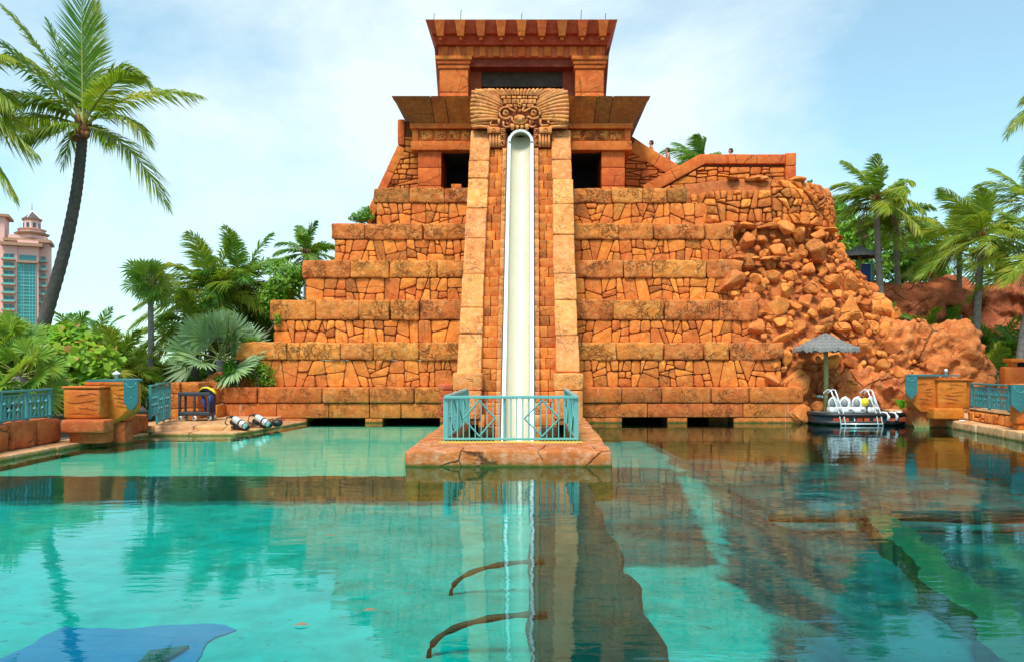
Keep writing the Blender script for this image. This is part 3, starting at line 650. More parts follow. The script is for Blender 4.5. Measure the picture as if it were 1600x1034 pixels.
# upper shrine: two column blocks, capitals, dentil frieze, corbelled cornice
up = node('upper_shrine', T0); DU = 37.0
for s in (-1, 1):
    for za, zb in ((14.3, 15.30), (15.32, 16.42)):
        x0, x1 = sorted((XC + s * 2.58, XC + s * 3.96)); mb = MB(); rbox(mb, x0, x1, DU, DU + 4, za, zb, .03, .5, .01, 1.5, sd=za + s); mb.build('column_block', 'shrine', up, True)
    for k, (e, za, zb) in enumerate(((.06, 16.44, 16.62), (.12, 16.64, 16.80), (.19, 16.82, 17.0))):
        x0, x1 = sorted((XC + s * (2.58 - e), XC + s * (3.96 + e))); mb = MB(); rbox(mb, x0, x1, DU - e, DU + 4, za, zb, .02, .6, .006, 1.5, sd=k); mb.build('capital_moulding', 'shrine', up, True)
    mb = MB(); xi = XC + s * 3.97                    # sloping wing wall behind each column
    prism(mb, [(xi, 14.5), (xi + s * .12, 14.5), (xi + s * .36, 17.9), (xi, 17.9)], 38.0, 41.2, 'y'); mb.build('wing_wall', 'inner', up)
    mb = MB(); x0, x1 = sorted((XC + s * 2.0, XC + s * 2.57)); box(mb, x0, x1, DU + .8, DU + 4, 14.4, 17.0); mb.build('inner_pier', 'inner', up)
fz = MB(); rbox(fz, XC - 4.02, XC + 4.02, DU + .02, 41, 17.0, 17.52, .02, .6, .006); fz = fz.build('frieze', 'roof', up, True)
for k in range(13):
    cx = XC - 3.72 + 7.44 * k / 12; mb = MB(); rbox(mb, cx - .17, cx + .17, DU - .06, DU + .1, 17.03, 17.5, .02, .2, .006, 2, sd=k); mb.build('dentil', 'shrine', fz, True)
mb = MB(); flare(mb, 4.12, 4.25, 17.53, 17.90, 36.78, 36.66, 41.2); mb.build('lower_moulding', 'roof', up)
cn = MB(); flare(cn, 4.26, 4.52, 17.91, 18.42, 36.45, 36.12, 41.5); cn = cn.build('cornice', 'roof', up)
for k in range(9):
    cx = XC - 3.84 + 7.68 * k / 8
    cb = MB(); y0, y1 = 36.22, 36.0
    vs = [(cx - .15, y0, 17.70), (cx + .15, y0, 17.70), (cx + .15, 36.9, 17.70), (cx - .15, 36.9, 17.70), (cx - .245, y1, 18.36), (cx + .245, y1, 18.36), (cx + .245, 36.9, 18.36), (cx - .245, 36.9, 18.36)]
    cb.add(vs, [(3, 2, 1, 0), (4, 5, 6, 7), (0, 1, 5, 4), (1, 2, 6, 5), (2, 3, 7, 6), (3, 0, 4, 7)]); cb.build('corbel', 'shrine', cn)
    cb = MB(); rbox(cb, cx - .085, cx + .085, 36.3, 36.5, 17.54, 17.69, .03, .1); cb.build('corbel_tip', 'shrine', cn, True)
mb = MB(); box(mb, XC - 3.25, XC + 3.15, 36.6, 41, 18.425, 18.56); mb.build('roof_slab', 'roof', up)
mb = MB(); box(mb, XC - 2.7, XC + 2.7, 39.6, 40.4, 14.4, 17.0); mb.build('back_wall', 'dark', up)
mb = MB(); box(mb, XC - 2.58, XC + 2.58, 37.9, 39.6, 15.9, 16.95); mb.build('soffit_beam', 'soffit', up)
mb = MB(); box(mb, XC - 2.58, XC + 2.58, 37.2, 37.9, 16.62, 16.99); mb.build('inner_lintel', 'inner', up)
mb = MB(); box(mb, XC - 4.6, XC + 4.6, 36.3, 41.4, 14.2, 14.38); mb.build('shrine_floor', 'grout', up)
for px, zt in ((678, 18.95), (720, 19.1), (815, 18.95), (908, 19.1), (946, 18.95)):
    mb = MB(); x = PX(px, 36.9); tube(mb, [(x, 36.9, 18.4), (x, 36.9, zt), (x + .03, 36.9, zt + .12)], .016, 5); mb.build('lightning_rod', 'black', up)

# ------------------------------------------------------------------ carved mask above the slide (original stone face)
mk = node('mask', T0); DM = 33.75
def mz(u, v, h=0.0): return Vector((PX(720 + u / 8.617, DM), DM - h, PZ(130 + v / 8.617, DM)))
def mt(name, uv, r, h=.1, closed=False, n=7, mat='pale'):
    mb = MB(); k = DM / F / 8.617
    rr = [x * k for x in r] if isinstance(r, (list, tuple)) else r * k
    tube(mb, [mz(u, v, h) for u, v in uv], rr, n, closed); mb.build(name, mat, mk, True)
def mbx(name, u0, u1, v0, v1, h=.16, r=.03, mat='pale'):
    a, b_ = mz(u0, v1), mz(u1, v0); mb = MB(); rbox(mb, a.x, b_.x, DM - h, DM + .1, a.z, b_.z, r, .12, .008, 3, sd=u0); mb.build(name, mat, mk, True)
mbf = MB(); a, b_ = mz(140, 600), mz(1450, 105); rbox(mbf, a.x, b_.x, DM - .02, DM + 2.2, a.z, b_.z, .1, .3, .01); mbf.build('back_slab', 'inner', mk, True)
a, b_ = mz(375, 880), mz(612, 600)
for s in (0, 1):
    x0, x1 = (a.x, b_.x) if not s else (2 * mz(793, 0).x - b_.x, 2 * mz(793, 0).x - a.x)
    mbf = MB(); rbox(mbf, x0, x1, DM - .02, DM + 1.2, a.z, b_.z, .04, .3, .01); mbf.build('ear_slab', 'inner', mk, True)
MU = 793
def sym(fn):
    for s in (0, 1): fn((lambda u: u) if not s else (lambda u: 2 * MU - u))
def pathlen(pts, t):
    seg = [math.dist(pts[i], pts[i + 1]) for i in range(len(pts) - 1)]; L = sum(seg) * t
    for i, s_ in enumerate(seg):
        if L <= s_ or i == len(seg) - 1: return tuple(pts[i][k] + (pts[i + 1][k] - pts[i][k]) * min(1, L / s_) for k in (0, 1))
        L -= s_
outer = [(140, 560), (128, 330), (150, 125), (215, 112), (500, 100), (793, 100)]; inner = [(500, 510), (505, 420), (560, 330), (575, 300), (535, 235), (530, 185), (793, 180)]
def feathers(fu):
    nf = 19
    for i in range(nf):
        t = (i + .5) / nf; o_ = pathlen(outer, t); q = pathlen(inner, t ** 1.08)
        bow = 26 * (1 - abs(2 * t - .75)) ; pts = []
        for k in range(7):
            s_ = k / 6; u = o_[0] + (q[0] - o_[0]) * s_; v = o_[1] + (q[1] - o_[1]) * s_ - bow * math.sin(math.pi * s_) * (1 if t < .62 else 0)
            pts.append((fu(u), v))
        w0 = 29 if t < .5 else 24
        mt('feather', pts, [w0 * .85, w0 * 1.1, w0 * 1.05, w0 * .95, w0 * .82, w0 * .7, w0 * .5], .10)
sym(feathers)
for k in range(7): mbx('forehead_brick', 545 + k * 72, 605 + k * 72, 196, 226, .16)
for k in range(4):
    mbx('forehead_block', 578 + k * 111, 680 + k * 111, 240, 296, .18); mbx('block_hole', 618 + k * 111, 642 + k * 111, 258, 284, .185, .01, 'inner')
for u0, u1 in ((610, 700), (712, 757), (833, 880), (892, 982)): mbx('forehead_brick', u0, u1, 306, 342, .17)
mt('forehead_ring', [(793 + 21 * math.cos(i * .524), 322 + 21 * math.sin(i * .524)) for i in range(12)], 9, .2, True)
def eye(fu):
    ring = [(605 + 84 * math.cos(a), 425 + 78 * math.sin(a)) for a in [rad(q) for q in range(20, 331, 18)]]
    ring = [(690, 487)] + ring[1:-1] + [(668, 372), (715, 398), (748, 400), (762, 380), (748, 362), (728, 372)]
    mt('eye_rim', [(fu(u), v) for u, v in ring], 15, .17)
    mt('eye_ring', [(fu(605 + 27 * math.cos(i * .4488)), 422 + 27 * math.sin(i * .4488)) for i in range(14)], 13, .18, True)
    mb = MB(); c = mz(fu(605), 422, .02); ellipsoid(mb, c, .17, .12, .17); mb.build('eyeball', 'pale', mk, True)
    mb = MB(); c = mz(fu(605), 422, .17); ellipsoid(mb, c, .035, .05, .035, 8, 4); mb.build('pupil', 'inner', mk, True)
    mt('mouth_corner', [(fu(u), v) for u, v in ((690, 480), (690, 515), (720, 550), (793, 572))], 13, .18)
    mt('cheek_scroll', [(fu(u), v) for u, v in ((575, 530), (575, 590), (610, 610), (660, 600))], 14, .12)
    mt('cheek_scroll', [(fu(u), v) for u, v in ((620, 530), (610, 555), (632, 568), (655, 552), (655, 525))], 11, .15)
    mt('side_scroll', [(fu(u), v) for u, v in ((420, 535), (395, 548), (405, 585), (500, 590), (515, 560), (515, 500))], 16, .12)
    mt('lower_feather', [(fu(u), v) for u, v in ((145, 590), (200, 560), (300, 545), (380, 560))], 20, .06)
    mt('lower_feather', [(fu(u), v) for u, v in ((150, 600), (260, 592), (400, 605), (470, 608))], 22, .05)
    u0, u1 = sorted((fu(362), fu(528))); mbx('ear_block', u0, u1, 614, 690, .2)
    mt('ear_ring', [(fu(447 + 21 * math.cos(i * .524)), 650 + 21 * math.sin(i * .524)) for i in range(12)], 9, .22, True)
    for q in range(4): mt('ear_pendant', [(fu(400 + q * 40), 700), (fu(400 + q * 40), 790), (fu(402 + q * 39), 868)], [15, 19, 20], .08)
    for q in range(3):
        v = 650 + q * 82
        mt('key_scroll', [(fu(u), v + w) for u, w in ((595, -18), (545, -18), (545, 40), (592, 40), (592, 8), (570, 8))], 11, .1)
sym(eye)
mb = MB(); ellipsoid(mb, mz(793, 510, .08), .26, .22, .19, 12, 8); mb.build('nose', 'pale', mk, True)
for k in range(7):
    a = rad(-66 + k * 22); mt('nose_lobe', [(793 + 20 * math.sin(a), 530 - 12 * math.cos(a)), (793 + 50 * math.sin(a), 515 - 32 * math.cos(a)), (793 + 76 * math.sin(a), 510 - 55 * math.cos(a))], [10, 15, 12], .24)
mb = MB(); ellipsoid(mb, mz(793, 392, .12), .075, .09, .075, 8, 6); mb.build('brow_bead', 'pale', mk, True)
for u, v0, v1, r_ in ((697, 575, 650, 30), (763, 590, 638, 25), (825, 590, 638, 25), (891, 575, 650, 30)): mt('tooth', [(u, v0), (u, (v0 + v1) / 2), (u, v1)], [r_ * .8, r_, r_ * .6], .14)
mbx('jaw', 640, 946, 555, 600, .1)

# ------------------------------------------------------------------ flank walls and stairs of the temple
def Wy(d): return lambda u, v, h: Vector((u, d - h, v))
def pw(pts, d): return [(PX(x, d), PZ(y, d)) for x, y in pts]
def band(pts, wdt, d, depth, name, mat, parent, segl, proud=.12):
    # coping stones along a polyline given in (x, z), hanging wdt below it
    for (a, b_) in zip(pts[:-1], pts[1:]):
        L = math.dist(a, b_); n = max(1, round(L / segl)); ux, uz = (b_[0] - a[0]) / L, (b_[1] - a[1]) / L
        T0_ = Matrix(((ux, 0, -uz, a[0]), (0, 1, 0, d), (uz, 0, ux, a[1]), (0, 0, 0, 1)))
        for i in range(n):
            mb = MB(); rbox(mb, L * i / n + .008, L * (i + 1) / n - .008, -proud, depth, -wdt, 0, .03, .4, .012, 1.5, T=T0_, sd=rs.uniform(0, 99)); mb.build(name, mat, parent, True)
# left flank
dW = 36.6; lf = MB()
outl = pw([(623, 190), (623, 228), (572, 335), (652, 335), (652, 190)], dW)
prism(lf, outl[::1], dW + .02, dW + 3, 'y'); lf = lf.build('flank_wall', 'grout', T0)
lay(split(pw([(633, 215), (633, 232), (590, 312), (655, 312), (655, 215)], dW), .14, rs, 16, 2.0), Wy(dW), rs, lf, 'rubble_stone', 'flag', (.04, .1))
band(pw([(622, 188), (622, 228)], dW), -.40, dW, 1.5, 'coping', 'shrine', lf, 1.4)
band(pw([(568, 345), (622, 228)], dW), .40, dW, 1.5, 'coping', 'shrine', lf, 1.5)
# right flank: two stair walls that cross like a zigzag
dW = 38.0; rf = MB()
prism(rf, pw([(975, 205), (1068, 268), (1068, 330), (975, 330)], dW), dW + .02, dW + .45, 'y'); rf = rf.build('flank_wall', 'grout', T0)
lay(split(pw([(976, 236), (990, 236), (1066, 285), (1066, 312), (976, 312)], dW), .13, rs, 16, 2.4), Wy(dW), rs, rf, 'rubble_stone', 'shrine', (.04, .1))
band(pw([(992, 219), (1072, 267)], dW), .66, dW, .42, 'coping', 'shrine', rf, 1.35)
dW2 = 36.9; rg_ = MB()
prism(rg_, pw([(1010, 292), (1090, 246), (1238, 246), (1238, 330), (1010, 330)], dW2), dW2 + .02, dW2 + .5, 'y'); rg_ = rg_.build('ramp_wall', 'grout', T0)
lay(split(pw([(1028, 300), (1095, 262), (1226, 262), (1226, 325), (1028, 325)], dW2), .16, rs, 16, 2.3), Wy(dW2), rs, rg_, 'rubble_stone', 'flag', (.05, .14))
band(pw([(1003, 292), (1092, 243)], dW2), .52, dW2, .5, 'coping', 'shrine', rg_, 1.6, .16)
band(pw([(1092, 243), (1226, 243)], dW2), .45, dW2, .5, 'coping', 'shrine', rg_, 1.5, .16)
for ya, yb in ((241, 261), (261.5, 287), (287.5, 330)):
    mb = MB(); a, b_ = P(1226, yb, dW2), P(1242, ya, dW2); rbox(mb, a.x, b_.x, dW2 - .2, dW2 + .5, a.z + .005, b_.z - .005, .03, .4, .012, sd=ya); mb.build('end_post_block', 'shrine', rg_, True)
for i in range(9):                                  # treads behind the upper stair wall
    x = PX(992, 38.6) + i * .36; z = PZ(219, 38.6) - 1.75 - i * .235 + .35
    mb = MB(); box(mb, x, x + .37, 38.46, 39.8, 9, z); mb.build('stair_tread', 'deck', rf)
mb = MB(); box(mb, PX(1085, 37.4), PX(1236, 37.4), 37.42, 39.6, 9.5, 11.35); mb.build('landing', 'deck', rg_)
# ------------------------------------------------------------------ rock mound right of the terraces
AX, AY = 10.6, 38.0
RZ = [(-1.6, 9.0), (0, 8.55), (1.35, 8.15), (3, 7.35), (4.8, 6.25), (6.5, 4.95), (7.7, 4.2), (8.25, 4.1), (8.4, 3.95), (9.9, 3.85), (10.5, 3.6), (10.6, 2.9)]
def rz(z):
    for (a, ra), (b_, rb) in zip(RZ[:-1], RZ[1:]):
        if z <= b_: return ra + (rb - ra) * max(0, (z - a)) / (b_ - a)
    return RZ[-1][1]
def GM(u, z, h=0.0):
    r = rz(z) + h
    if u < 0:
        s = min(1, max(0, (-u - 2.0) / 1.2)); r -= 0.9 * s * s
        return Vector((AX + u, AY - r, z))
    return Vector((AX + r * math.sin(u), AY - r * math.cos(u), z))
t = thing('rock_mound', 'tall rounded mound of tumbled orange boulders burying the right ends of the terraces', 'rock mound', (AX, AY, 0))
us = [-3.6 + 3.6 * i / 30 for i in range(30)] + [2.4 * i / 70 for i in range(71)]; zs = [-1.6 + 12.2 * k / 90 for k in range(91)]
mb = MB(); m = len(us)
for z in zs:
    for u in us:
        p = GM(u, z); q = p * .55
        rug = .28 * (noise.noise(q) + .6 * noise.noise(q * 2.3 + Vector((4, 1, 2))) + .35 * noise.noise(q * 5))
        if z > 8.4: rug *= .35
        mb.v.append(GM(u, z + .12 * noise.noise(p * 1.3), rug - (.30 if z < 8.3 else .1)))
mb.f = [(k * m + i, k * m + i + 1, (k + 1) * m + i + 1, (k + 1) * m + i) for k in range(90) for i in range(m - 1)]
o_ = len(mb.v); mb.v.append((AX, AY, 10.9)); mb.v.append((AX - 3.2, AY, 10.4))
mb.f += [(90 * m + i, 90 * m + i + 1, o_) for i in range(m - 1)]
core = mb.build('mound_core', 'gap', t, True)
rm = random.Random(5)
# flagged upper drum
polys = []
for za, zb in ((8.5, 9.95),):
    polys += split([(-3.4, za), (0, za), (0, zb), (-3.4, zb)], .15, rm, 26)
lay(polys, lambda u, v, h: GM(u, v, h), rm, t, 'drum_stone', 'flag', (.06, .18), bulge=.07)
polys = split([(0.0, 8.45), (2.0, 8.45), (2.0, 10.45), (0.0, 10.45)], .036, rm, 26, .27)
lay(polys, lambda u, v, h: GM(u, v, h), rm, t, 'drum_stone', 'flag', (.06, .2), gap=.007, bev=.02, bulge=.08)
# boulders: convex hulls of scattered points, edges taken off
BV = []
for i in range(18):
    bm = bmesh.new()
    fl_ = rm.uniform(.7, .98)
    for k in range(17):
        v = Vector((rm.gauss(0, 1), rm.gauss(0, 1), rm.gauss(0, 1))).normalized() * rm.uniform(.9, 1.03)
        bm.verts.new((v.x * rm.uniform(.85, 1.05), v.y * .85, v.z * fl_))
    bmesh.ops.convex_hull(bm, input=bm.verts)
    loose = [v for v in bm.verts if not v.link_faces]; bmesh.ops.delete(bm, geom=loose, context='VERTS')
    bmesh.ops.dissolve_limit(bm, angle_limit=rad(14), verts=bm.verts, edges=bm.edges)
    bmesh.ops.bevel(bm, geom=list(bm.edges), offset=.15, segments=2, affect='EDGES', clamp_overlap=True)
    bmesh.ops.triangulate(bm, faces=bm.faces)
    me = bpy.data.meshes.new('boulder'); bm.to_mesh(me); bm.free(); me.materials.append(M['rock']); BV.append(me)
def put_rock(name, p, s, parent, rot=None, rg=rm):
    o = bpy.data.objects.new(name, rg.choice(BV)); C.objects.link(o)
    o.rotation_euler = rot or (rg.uniform(-.6, .6), rg.uniform(-.6, .6), rg.uniform(0, 6.28)); o.scale = (s * rg.uniform(.8, 1.25), s * rg.uniform(.75, 1.0), s * rg.uniform(.75, 1.15)); o.location = p
    if parent: attach(o, parent)
    return o
spots = []
def tright(z):
    for k in range(5, -1, -1):
        if z > ZT[k]: return XR[min(k + 1, 5)], D[min(k + 1, 5)]
    return XR[0], D[0]
tries = 0
while len(spots) < 640 and tries < 60000:
    tries += 1
    z = rm.uniform(-.1, 8.35); u = rm.uniform(-2.9, 1.75)
    sz = rm.choice([.36, .42, .48, .54, .6, .68, .76]) * (1.0 if z < 6.8 else .8) * (1.0 if u < .9 else .7)
    if tries > 9000: sz = rm.uniform(.18, .34)
    xr, dd = tright(z)
    p = GM(u, z, rm.uniform(-.12, .12))
    if u < 0 and p.x < xr - .35: continue
    if all((p - q).length > (sz + s2) * .74 for q, s2 in spots): spots.append((p, sz))
spots.sort(key=lambda s: -s[1])
for p, s in spots[:300]: put_rock('boulder', p, s, t)
if spots[300:]:
    mb = MB()
    for p, s in spots[300:]:
        me = rm.choice(BV); T = Matrix.Translation(p) @ Euler((rm.uniform(0, 6), rm.uniform(0, 6), rm.uniform(0, 6))).to_matrix().to_4x4() @ Matrix.Diagonal((s, s * .9, s * .9, 1))
        mb.add([v.co for v in me.vertices], [tuple(q.vertices) for q in me.polygons], T)
    kind(mb.build('small_boulder', 'rock', t), 'stuff')
# flat ledge slabs over the upper rim and the broken cap stones
for k in range(26):
    u = rm.uniform(-2.6, 1.3); z = rm.choice([8.35, 8.3, 6.75, 10.55]); p = GM(u, z - .03, .1 if z > 8 else .25)
    o = put_rock('ledge_slab', p, rm.uniform(.4, .62), t, (rm.uniform(-.15, .15), rm.uniform(-.15, .15), rm.uniform(0, 6))); o.scale.z *= .42

def crag(name, label, cat, blobs, mat, vox=.16, d1=.5, s1=1.3, d2=.14, s2=.35, loc=(0, 0, 0), k=None, tex=None):
    mb = MB()
    for (x, y, z, rx, ry, rz_) in blobs: ellipsoid(mb, (x, y, z), rx, ry, rz_, 18, 12)
    o = mb.build(name, mat, None, True)
    md = o.modifiers.new('remesh', 'REMESH'); md.mode = 'VOXEL'; md.voxel_size = vox; md.use_smooth_shade = True
    for i, (st_, sc, ty) in enumerate(((d1, s1, 'MUSGRAVE'), (d2, s2, 'CLOUDS'))):
        ty = tex or ty; tx = bpy.data.textures.new(name + '_relief', 'MUSGRAVE' if ty == 'MUSGRAVE' else 'CLOUDS'); tx.noise_scale = sc
        if ty == 'MUSGRAVE': tx.musgrave_type = 'RIDGED_MULTIFRACTAL'; tx.octaves = 4
        dm = o.modifiers.new('relief%d' % i, 'DISPLACE'); dm.texture = tx; dm.strength = st_; dm.mid_level = .5 if ty != 'MUSGRAVE' else .6; dm.texture_coords = 'GLOBAL'
    if k: kind(o, k)
    else: tag(o, label, cat)
    return o
def B(px, py, d, w, h, dep): p = P(px, py, d); return (p.x, d, p.z, w / F * d, dep, h / F * d)
crag('rock_outcrop', 'lumpy hollowed orange rock behind the right planter wall', 'rock', [B(1390, 560, 33.5, 60, 60, 1.6), B(1385, 600, 33, 45, 60, 1.6), B(1440, 545, 33.5, 42, 38, 1.5), B(1480, 545, 33.6, 42, 36, 1.5), B(1460, 590, 33.2, 75, 45, 1.5), B(1505, 580, 33.5, 26, 50, 1.3), B(1430, 640, 33, 110, 50, 1.6), B(1440, 568, 32.4, 22, 16, .7), B(1478, 560, 32.3, 24, 18, .7), B(1450, 600, 32.2, 30, 14, .6)], 'crag', .09, 1.3, .95, .46, .34, tex='CLOUDS')
hill = [B(1360, 470, 43, 70, 32, 2.5), B(1410, 490, 42.5, 60, 48, 2.2), B(1450, 470, 44, 50, 28, 2.2), B(1500, 482, 46, 60, 28, 2.2), B(1545, 485, 45, 40, 40, 2.2), B(1590, 475, 44, 45, 42, 2.2), B(1640, 490, 44, 60, 60, 2.5), B(1560, 530, 44.5, 120, 45, 2.2), B(1430, 540, 45, 90, 50, 2.4), B(1478, 448, 46, 22, 13, 1.0), B(1503, 452, 46, 22, 11, 1.0), B(1520, 590, 43, 160, 30, 3)]
crag('red_rock_hill', 'dark red layered rock hill carrying the right palms', 'rock', hill, 'redrock', .16, 1.3, 1.2, .5, .45, tex='CLOUDS')
mb = MB(); ellipsoid(mb, (34, 66, -2), 34, 22, 8.5, 40, 14); kind(mb.build('terrain', 'soil', None, True), 'structure')
crag('foot_rock', 'large smooth boulder at the foot of the mound beside the dock', 'rock', [B(1370, 625, 30.5, 40, 38, 1.0), B(1330, 615, 30.6, 36, 34, .9), B(1390, 650, 30.3, 30, 24, .8), B(1300, 655, 30.4, 60, 20, .9)], 'crag', .09, .4, .7, .08, .22)

# ------------------------------------------------------------------ thatched umbrellas
def umbrella(x, y, z0, zt, r, label, group, lobes=5):
    t = thing('thatched_umbrella', label, 'umbrella', (x, y, z0), group)
    mb = MB(); tube(mb, [(x, y, z0), (x + .02, y, z0 + (zt - z0) * .5), (x, y, zt - .25)], .085, 10); mb.build('pole', 'pole', t, True)
    h = (zt - z0) * .24 if r > .9 else .6
    h = r * .52
    for k in range(lobes):
        ra, rb = r * (k / lobes) * .93, r * (k + 1) / lobes
        za, zb = zt - h * (k / lobes) ** .97, zt - h * ((k + 1) / lobes) ** .92
        mb = MB(); n = 72; rows = [(ra * .96, za + .02), ((ra + rb) / 2, (za + zb) / 2 + .05), (rb + .04, zb + .02), (rb + .075, zb - .12), (max(.02, rb - .2), zb - .10)]
        for (q, z) in rows:
            for i in range(n):
                a = 6.2832 * i / n; j = (noise.noise((i * 1.7, k * 5.1, q * 3)) * .085 if q > ra and q >= rb else 0)
                mb.v.append((x + (q + j * .6) * math.cos(a), y + (q + j * .6) * math.sin(a), z + j * (1 if q > rb else .3)))
        mb.f = [(a_ * n + i, a_ * n + (i + 1) % n, (a_ + 1) * n + (i + 1) % n, (a_ + 1) * n + i) for a_ in range(4) for i in range(n)]
        mb.build('thatch_tier', 'thatch', t, False)
    return t
umbrella(PX(1290, 29.3), 29.3, .2, PZ(521, 29.3), 1.12, 'grey thatched umbrella on a wooden pole by the dock at the waterline', 'thatched umbrellas')
ux = PX(1343, 41.5)
umbrella(ux, 41.5, PZ(432, 41.5), PZ(385, 41.5), .95, 'small grey thatched umbrella up on the rocks between mound and palms', 'thatched umbrellas')
t = thing('towel_stand', 'blue and pale green striped stand under the small thatched umbrella', 'stand', (ux + .55, 41.7, 6.9))
for k, (c_, w) in enumerate((('blue', .5), ('teal_pale', .12), ('cornice', .07))):
    mb = MB(); rbox(mb, ux + .12 + (0, .52, .66)[k], ux + .12 + (0, .52, .66)[k] + w, 41.6, 41.9, 6.7, 7.65 + .1 * (k == 1), .03, .3); mb.build('panel', c_, t, True)
mb = MB(); rbox(mb, ux - 1.0, ux - .45, 41.6, 41.9, 6.7, 7.4, .08, .2, .03); tag(mb.build('cooler_box', 'blue', None, True), 'blue box half hidden behind the rocks left of the small umbrella pole', 'box')
t = thing('dry_frond', 'brown withered frond hanging above the small thatched umbrella', 'palm frond', P(1350, 350, 43))
for k in range(5):
    mb = MB(); tube(mb, [P(1349 + k, 352, 43), P(1350 + (k - 2) * 2, 370 - k, 43 + .1 * k), P(1352 + (k - 2) * 1.6, 386 - k * 3, 43)], [.03, .07, .02], 4); mb.build('leaf_strip', 'dead', t)
t = thing('speaker_post', 'small grey loudspeaker box with red top light on the red rock skyline', 'loudspeaker', P(1457, 450, 44))
mb = MB(); a = P(1457, 450, 44); rbox(mb, a.x - .02, a.x + .36, 43.9, 44.2, a.z, a.z + .5, .05, .2); mb.build('speaker_box', 'grey', t, True)
mb = MB(); tube(mb, [(a.x - .12, 44, a.z - .5), (a.x - .12, 44, a.z + .55)], .03, 6); mb.build('pole', 'grey', t)
mb = MB(); lathe(mb, [(.05, 0), (.11, .05), (.13, .28), (.06, .4), (.01, .42)], 10, (a.x - .12, 44, a.z + .55)); mb.build('light', 'redrock', t, True)

# ------------------------------------------------------------------ dock, ladder, helmets
t = thing('floating_dock', 'low dark dock with black rubber rim under the thatched umbrella', 'dock', (12.2, 28.8, 0))
zd = .43
out = [(PX(1268, 28.9), 29.4), (PX(1272, 28.6), 28.6), (PX(1300, 28.1), 28.05), (PX(1400, 28.1), 28.05), (PX(1432, 28.6), 28.7), (PX(1428, 28.6), 30.0), (PX(1275, 29), 30.0)]
mb = MB(); prism(mb, out, .06, zd - .05); mb.build('hull', 'cart', t)
mb = MB(); prism(mb, [(x, y + .03) for x, y in out], zd - .05, zd); mb.build('top_plate', 'grey', t)
mb = MB(); tube(mb, [(x, y - .03, zd - .05) for x, y in out[:5]], .085, 8); mb.build('rubber_rim', 'black', t, True)
mb = MB(); tube(mb, [(x, y - .02, .10) for x, y in out[:5]], .075, 8); mb.build('rubber_rim', 'black', t, True)
for px in (1307, 1320, 1344, 1352, 1370, 1392, 1410):
    x = PX(px, 28.05); mb = MB(); rbox(mb, x - .14, x + .14, 28.0, 28.06, .14, .29, .02, .2); mb.build('red_plank', 'brick', t)
for px in (1383, 1396, 1413, 1425):
    x = PX(px, 28.1); yy = 28.0 if px < 1405 else 28.35; mb = MB(); tube(mb, [(x - .06, yy + .25, zd + .02), (x, yy, zd + .02), (x + .05, yy - .07, zd - .1), (x + .03, yy - .05, zd - .24)], .055, 6); mb.build('mooring_strap', 'white', t, True)
t = thing('pool_ladder', 'white tubular ladder with two high bent handrails on the dock front', 'ladder', (PX(1335, 28), 27.95, 0))
for px in (1302, 1360):
    for o_ in (0, .16):
        x = PX(px, 28) + o_; mb = MB()
        tube(mb, [(x + .02 - .18, 28.65, zd + .55), (x - .12, 28.6, zd + .75), (x, 28.5, zd + .86), (x + .06, 28.38, zd + .84), (x + .12, 28.25, zd + .55), (x + .2, 28.0, zd + .05), (x + .3, 27.9, -.3)], .026, 7); mb.build('handrail', 'steel', t, True)
x0, x1 = PX(1302, 28) + .26, PX(1360, 28) + .44
for z in (.06, -.2): mb = MB(); tube(mb, [(x0, 27.92, z), (x1, 27.92, z)], .026, 7); mb.build('rung', 'steel', t, True)
mb = MB(); tube(mb, [(PX(1335, 28), 28.1, zd + .02), (PX(1338, 28), 27.93, -.3)], .026, 7); mb.build('centre_stile', 'steel', t, True)
hl = ['leftmost white dive helmet in the row on the dock, behind the ladder rail', 'white dive helmet second from the left in the row on the dock', 'white dive helmet touching the left side of the yellow ball', 'rightmost white dive helmet on the dock, behind the right ladder rail']
for k, px in enumerate((1303, 1321, 1340, 1362)):
    x = PX(px, 28.6); y = 28.55; z = zd
    t = thing('dive_helmet', hl[k], 'helmet', (x, y, z), 'white dive helmets on the dock')
    mb = MB(); rbox(mb, x - .23, x + .23, y - .2, y + .22, z + .005, z + .24, .09, .12); mb.build('shoulder_yoke', 'white', t, True)
    mb = MB(); ellipsoid(mb, (x - .03, y + .02, z + .33), .2, .2, .27, 14, 10); mb.build('dome', 'white', t, True)
    mb = MB(); ellipsoid(mb, (x - .10, y - .12, z + .36), .13, .1, .17, 12, 8); mb.build('visor', 'grey', t, True)
    mb = MB(); tube(mb, [(x - .21, y - .05, z + .2), (x - .2, y - .1, z + .42), (x - .06, y - .1, z + .60), (x + .08, y - .1, z + .5), (x + .12, y - .14, z + .26)], .03, 6); mb.build('frame_arch', 'white', t, True)
    mb = MB(); box(mb, x - .02, x + .17, y - .206, y - .2, z + .15, z + .165); box(mb, x + .02, x + .16, y - .206, y - .2, z + .07, z + .115); mb.build('print', 'navy', t)
mb = MB(); ellipsoid(mb, (PX(1350, 28.5), 28.42, zd + .40), .14, .14, .16, 14, 10); tube(mb, [(PX(1350, 28.5), 28.45, zd), (PX(1350, 28.5), 28.43, zd + .3)], .03, 6); tag(mb.build('buoy', 'yellow', None, True), 'round yellow buoy between two white helmets on the dock', 'buoy')
mb = MB(); e = P(1281, 619, 29.4); ellipsoid(mb, e, .13, .1, .06, 8, 6); tag(mb.build('dive_mask', 'teal_pale', None, True), 'small pale blue dive mask hung on the rocks left of the umbrella pole', 'mask')
t = thing('dock_plant', 'bright green strap leaved plant on the dock end under the right planter', 'plant', (PX(1415, 28.9), 28.9, zd))
mb = MB(); rbox(mb, PX(1385, 29), PX(1436, 29), 28.7, 29.3, zd + .01, zd + .09, .04, .2, .03); mb.build('pale_mat', 'deck', t, True)

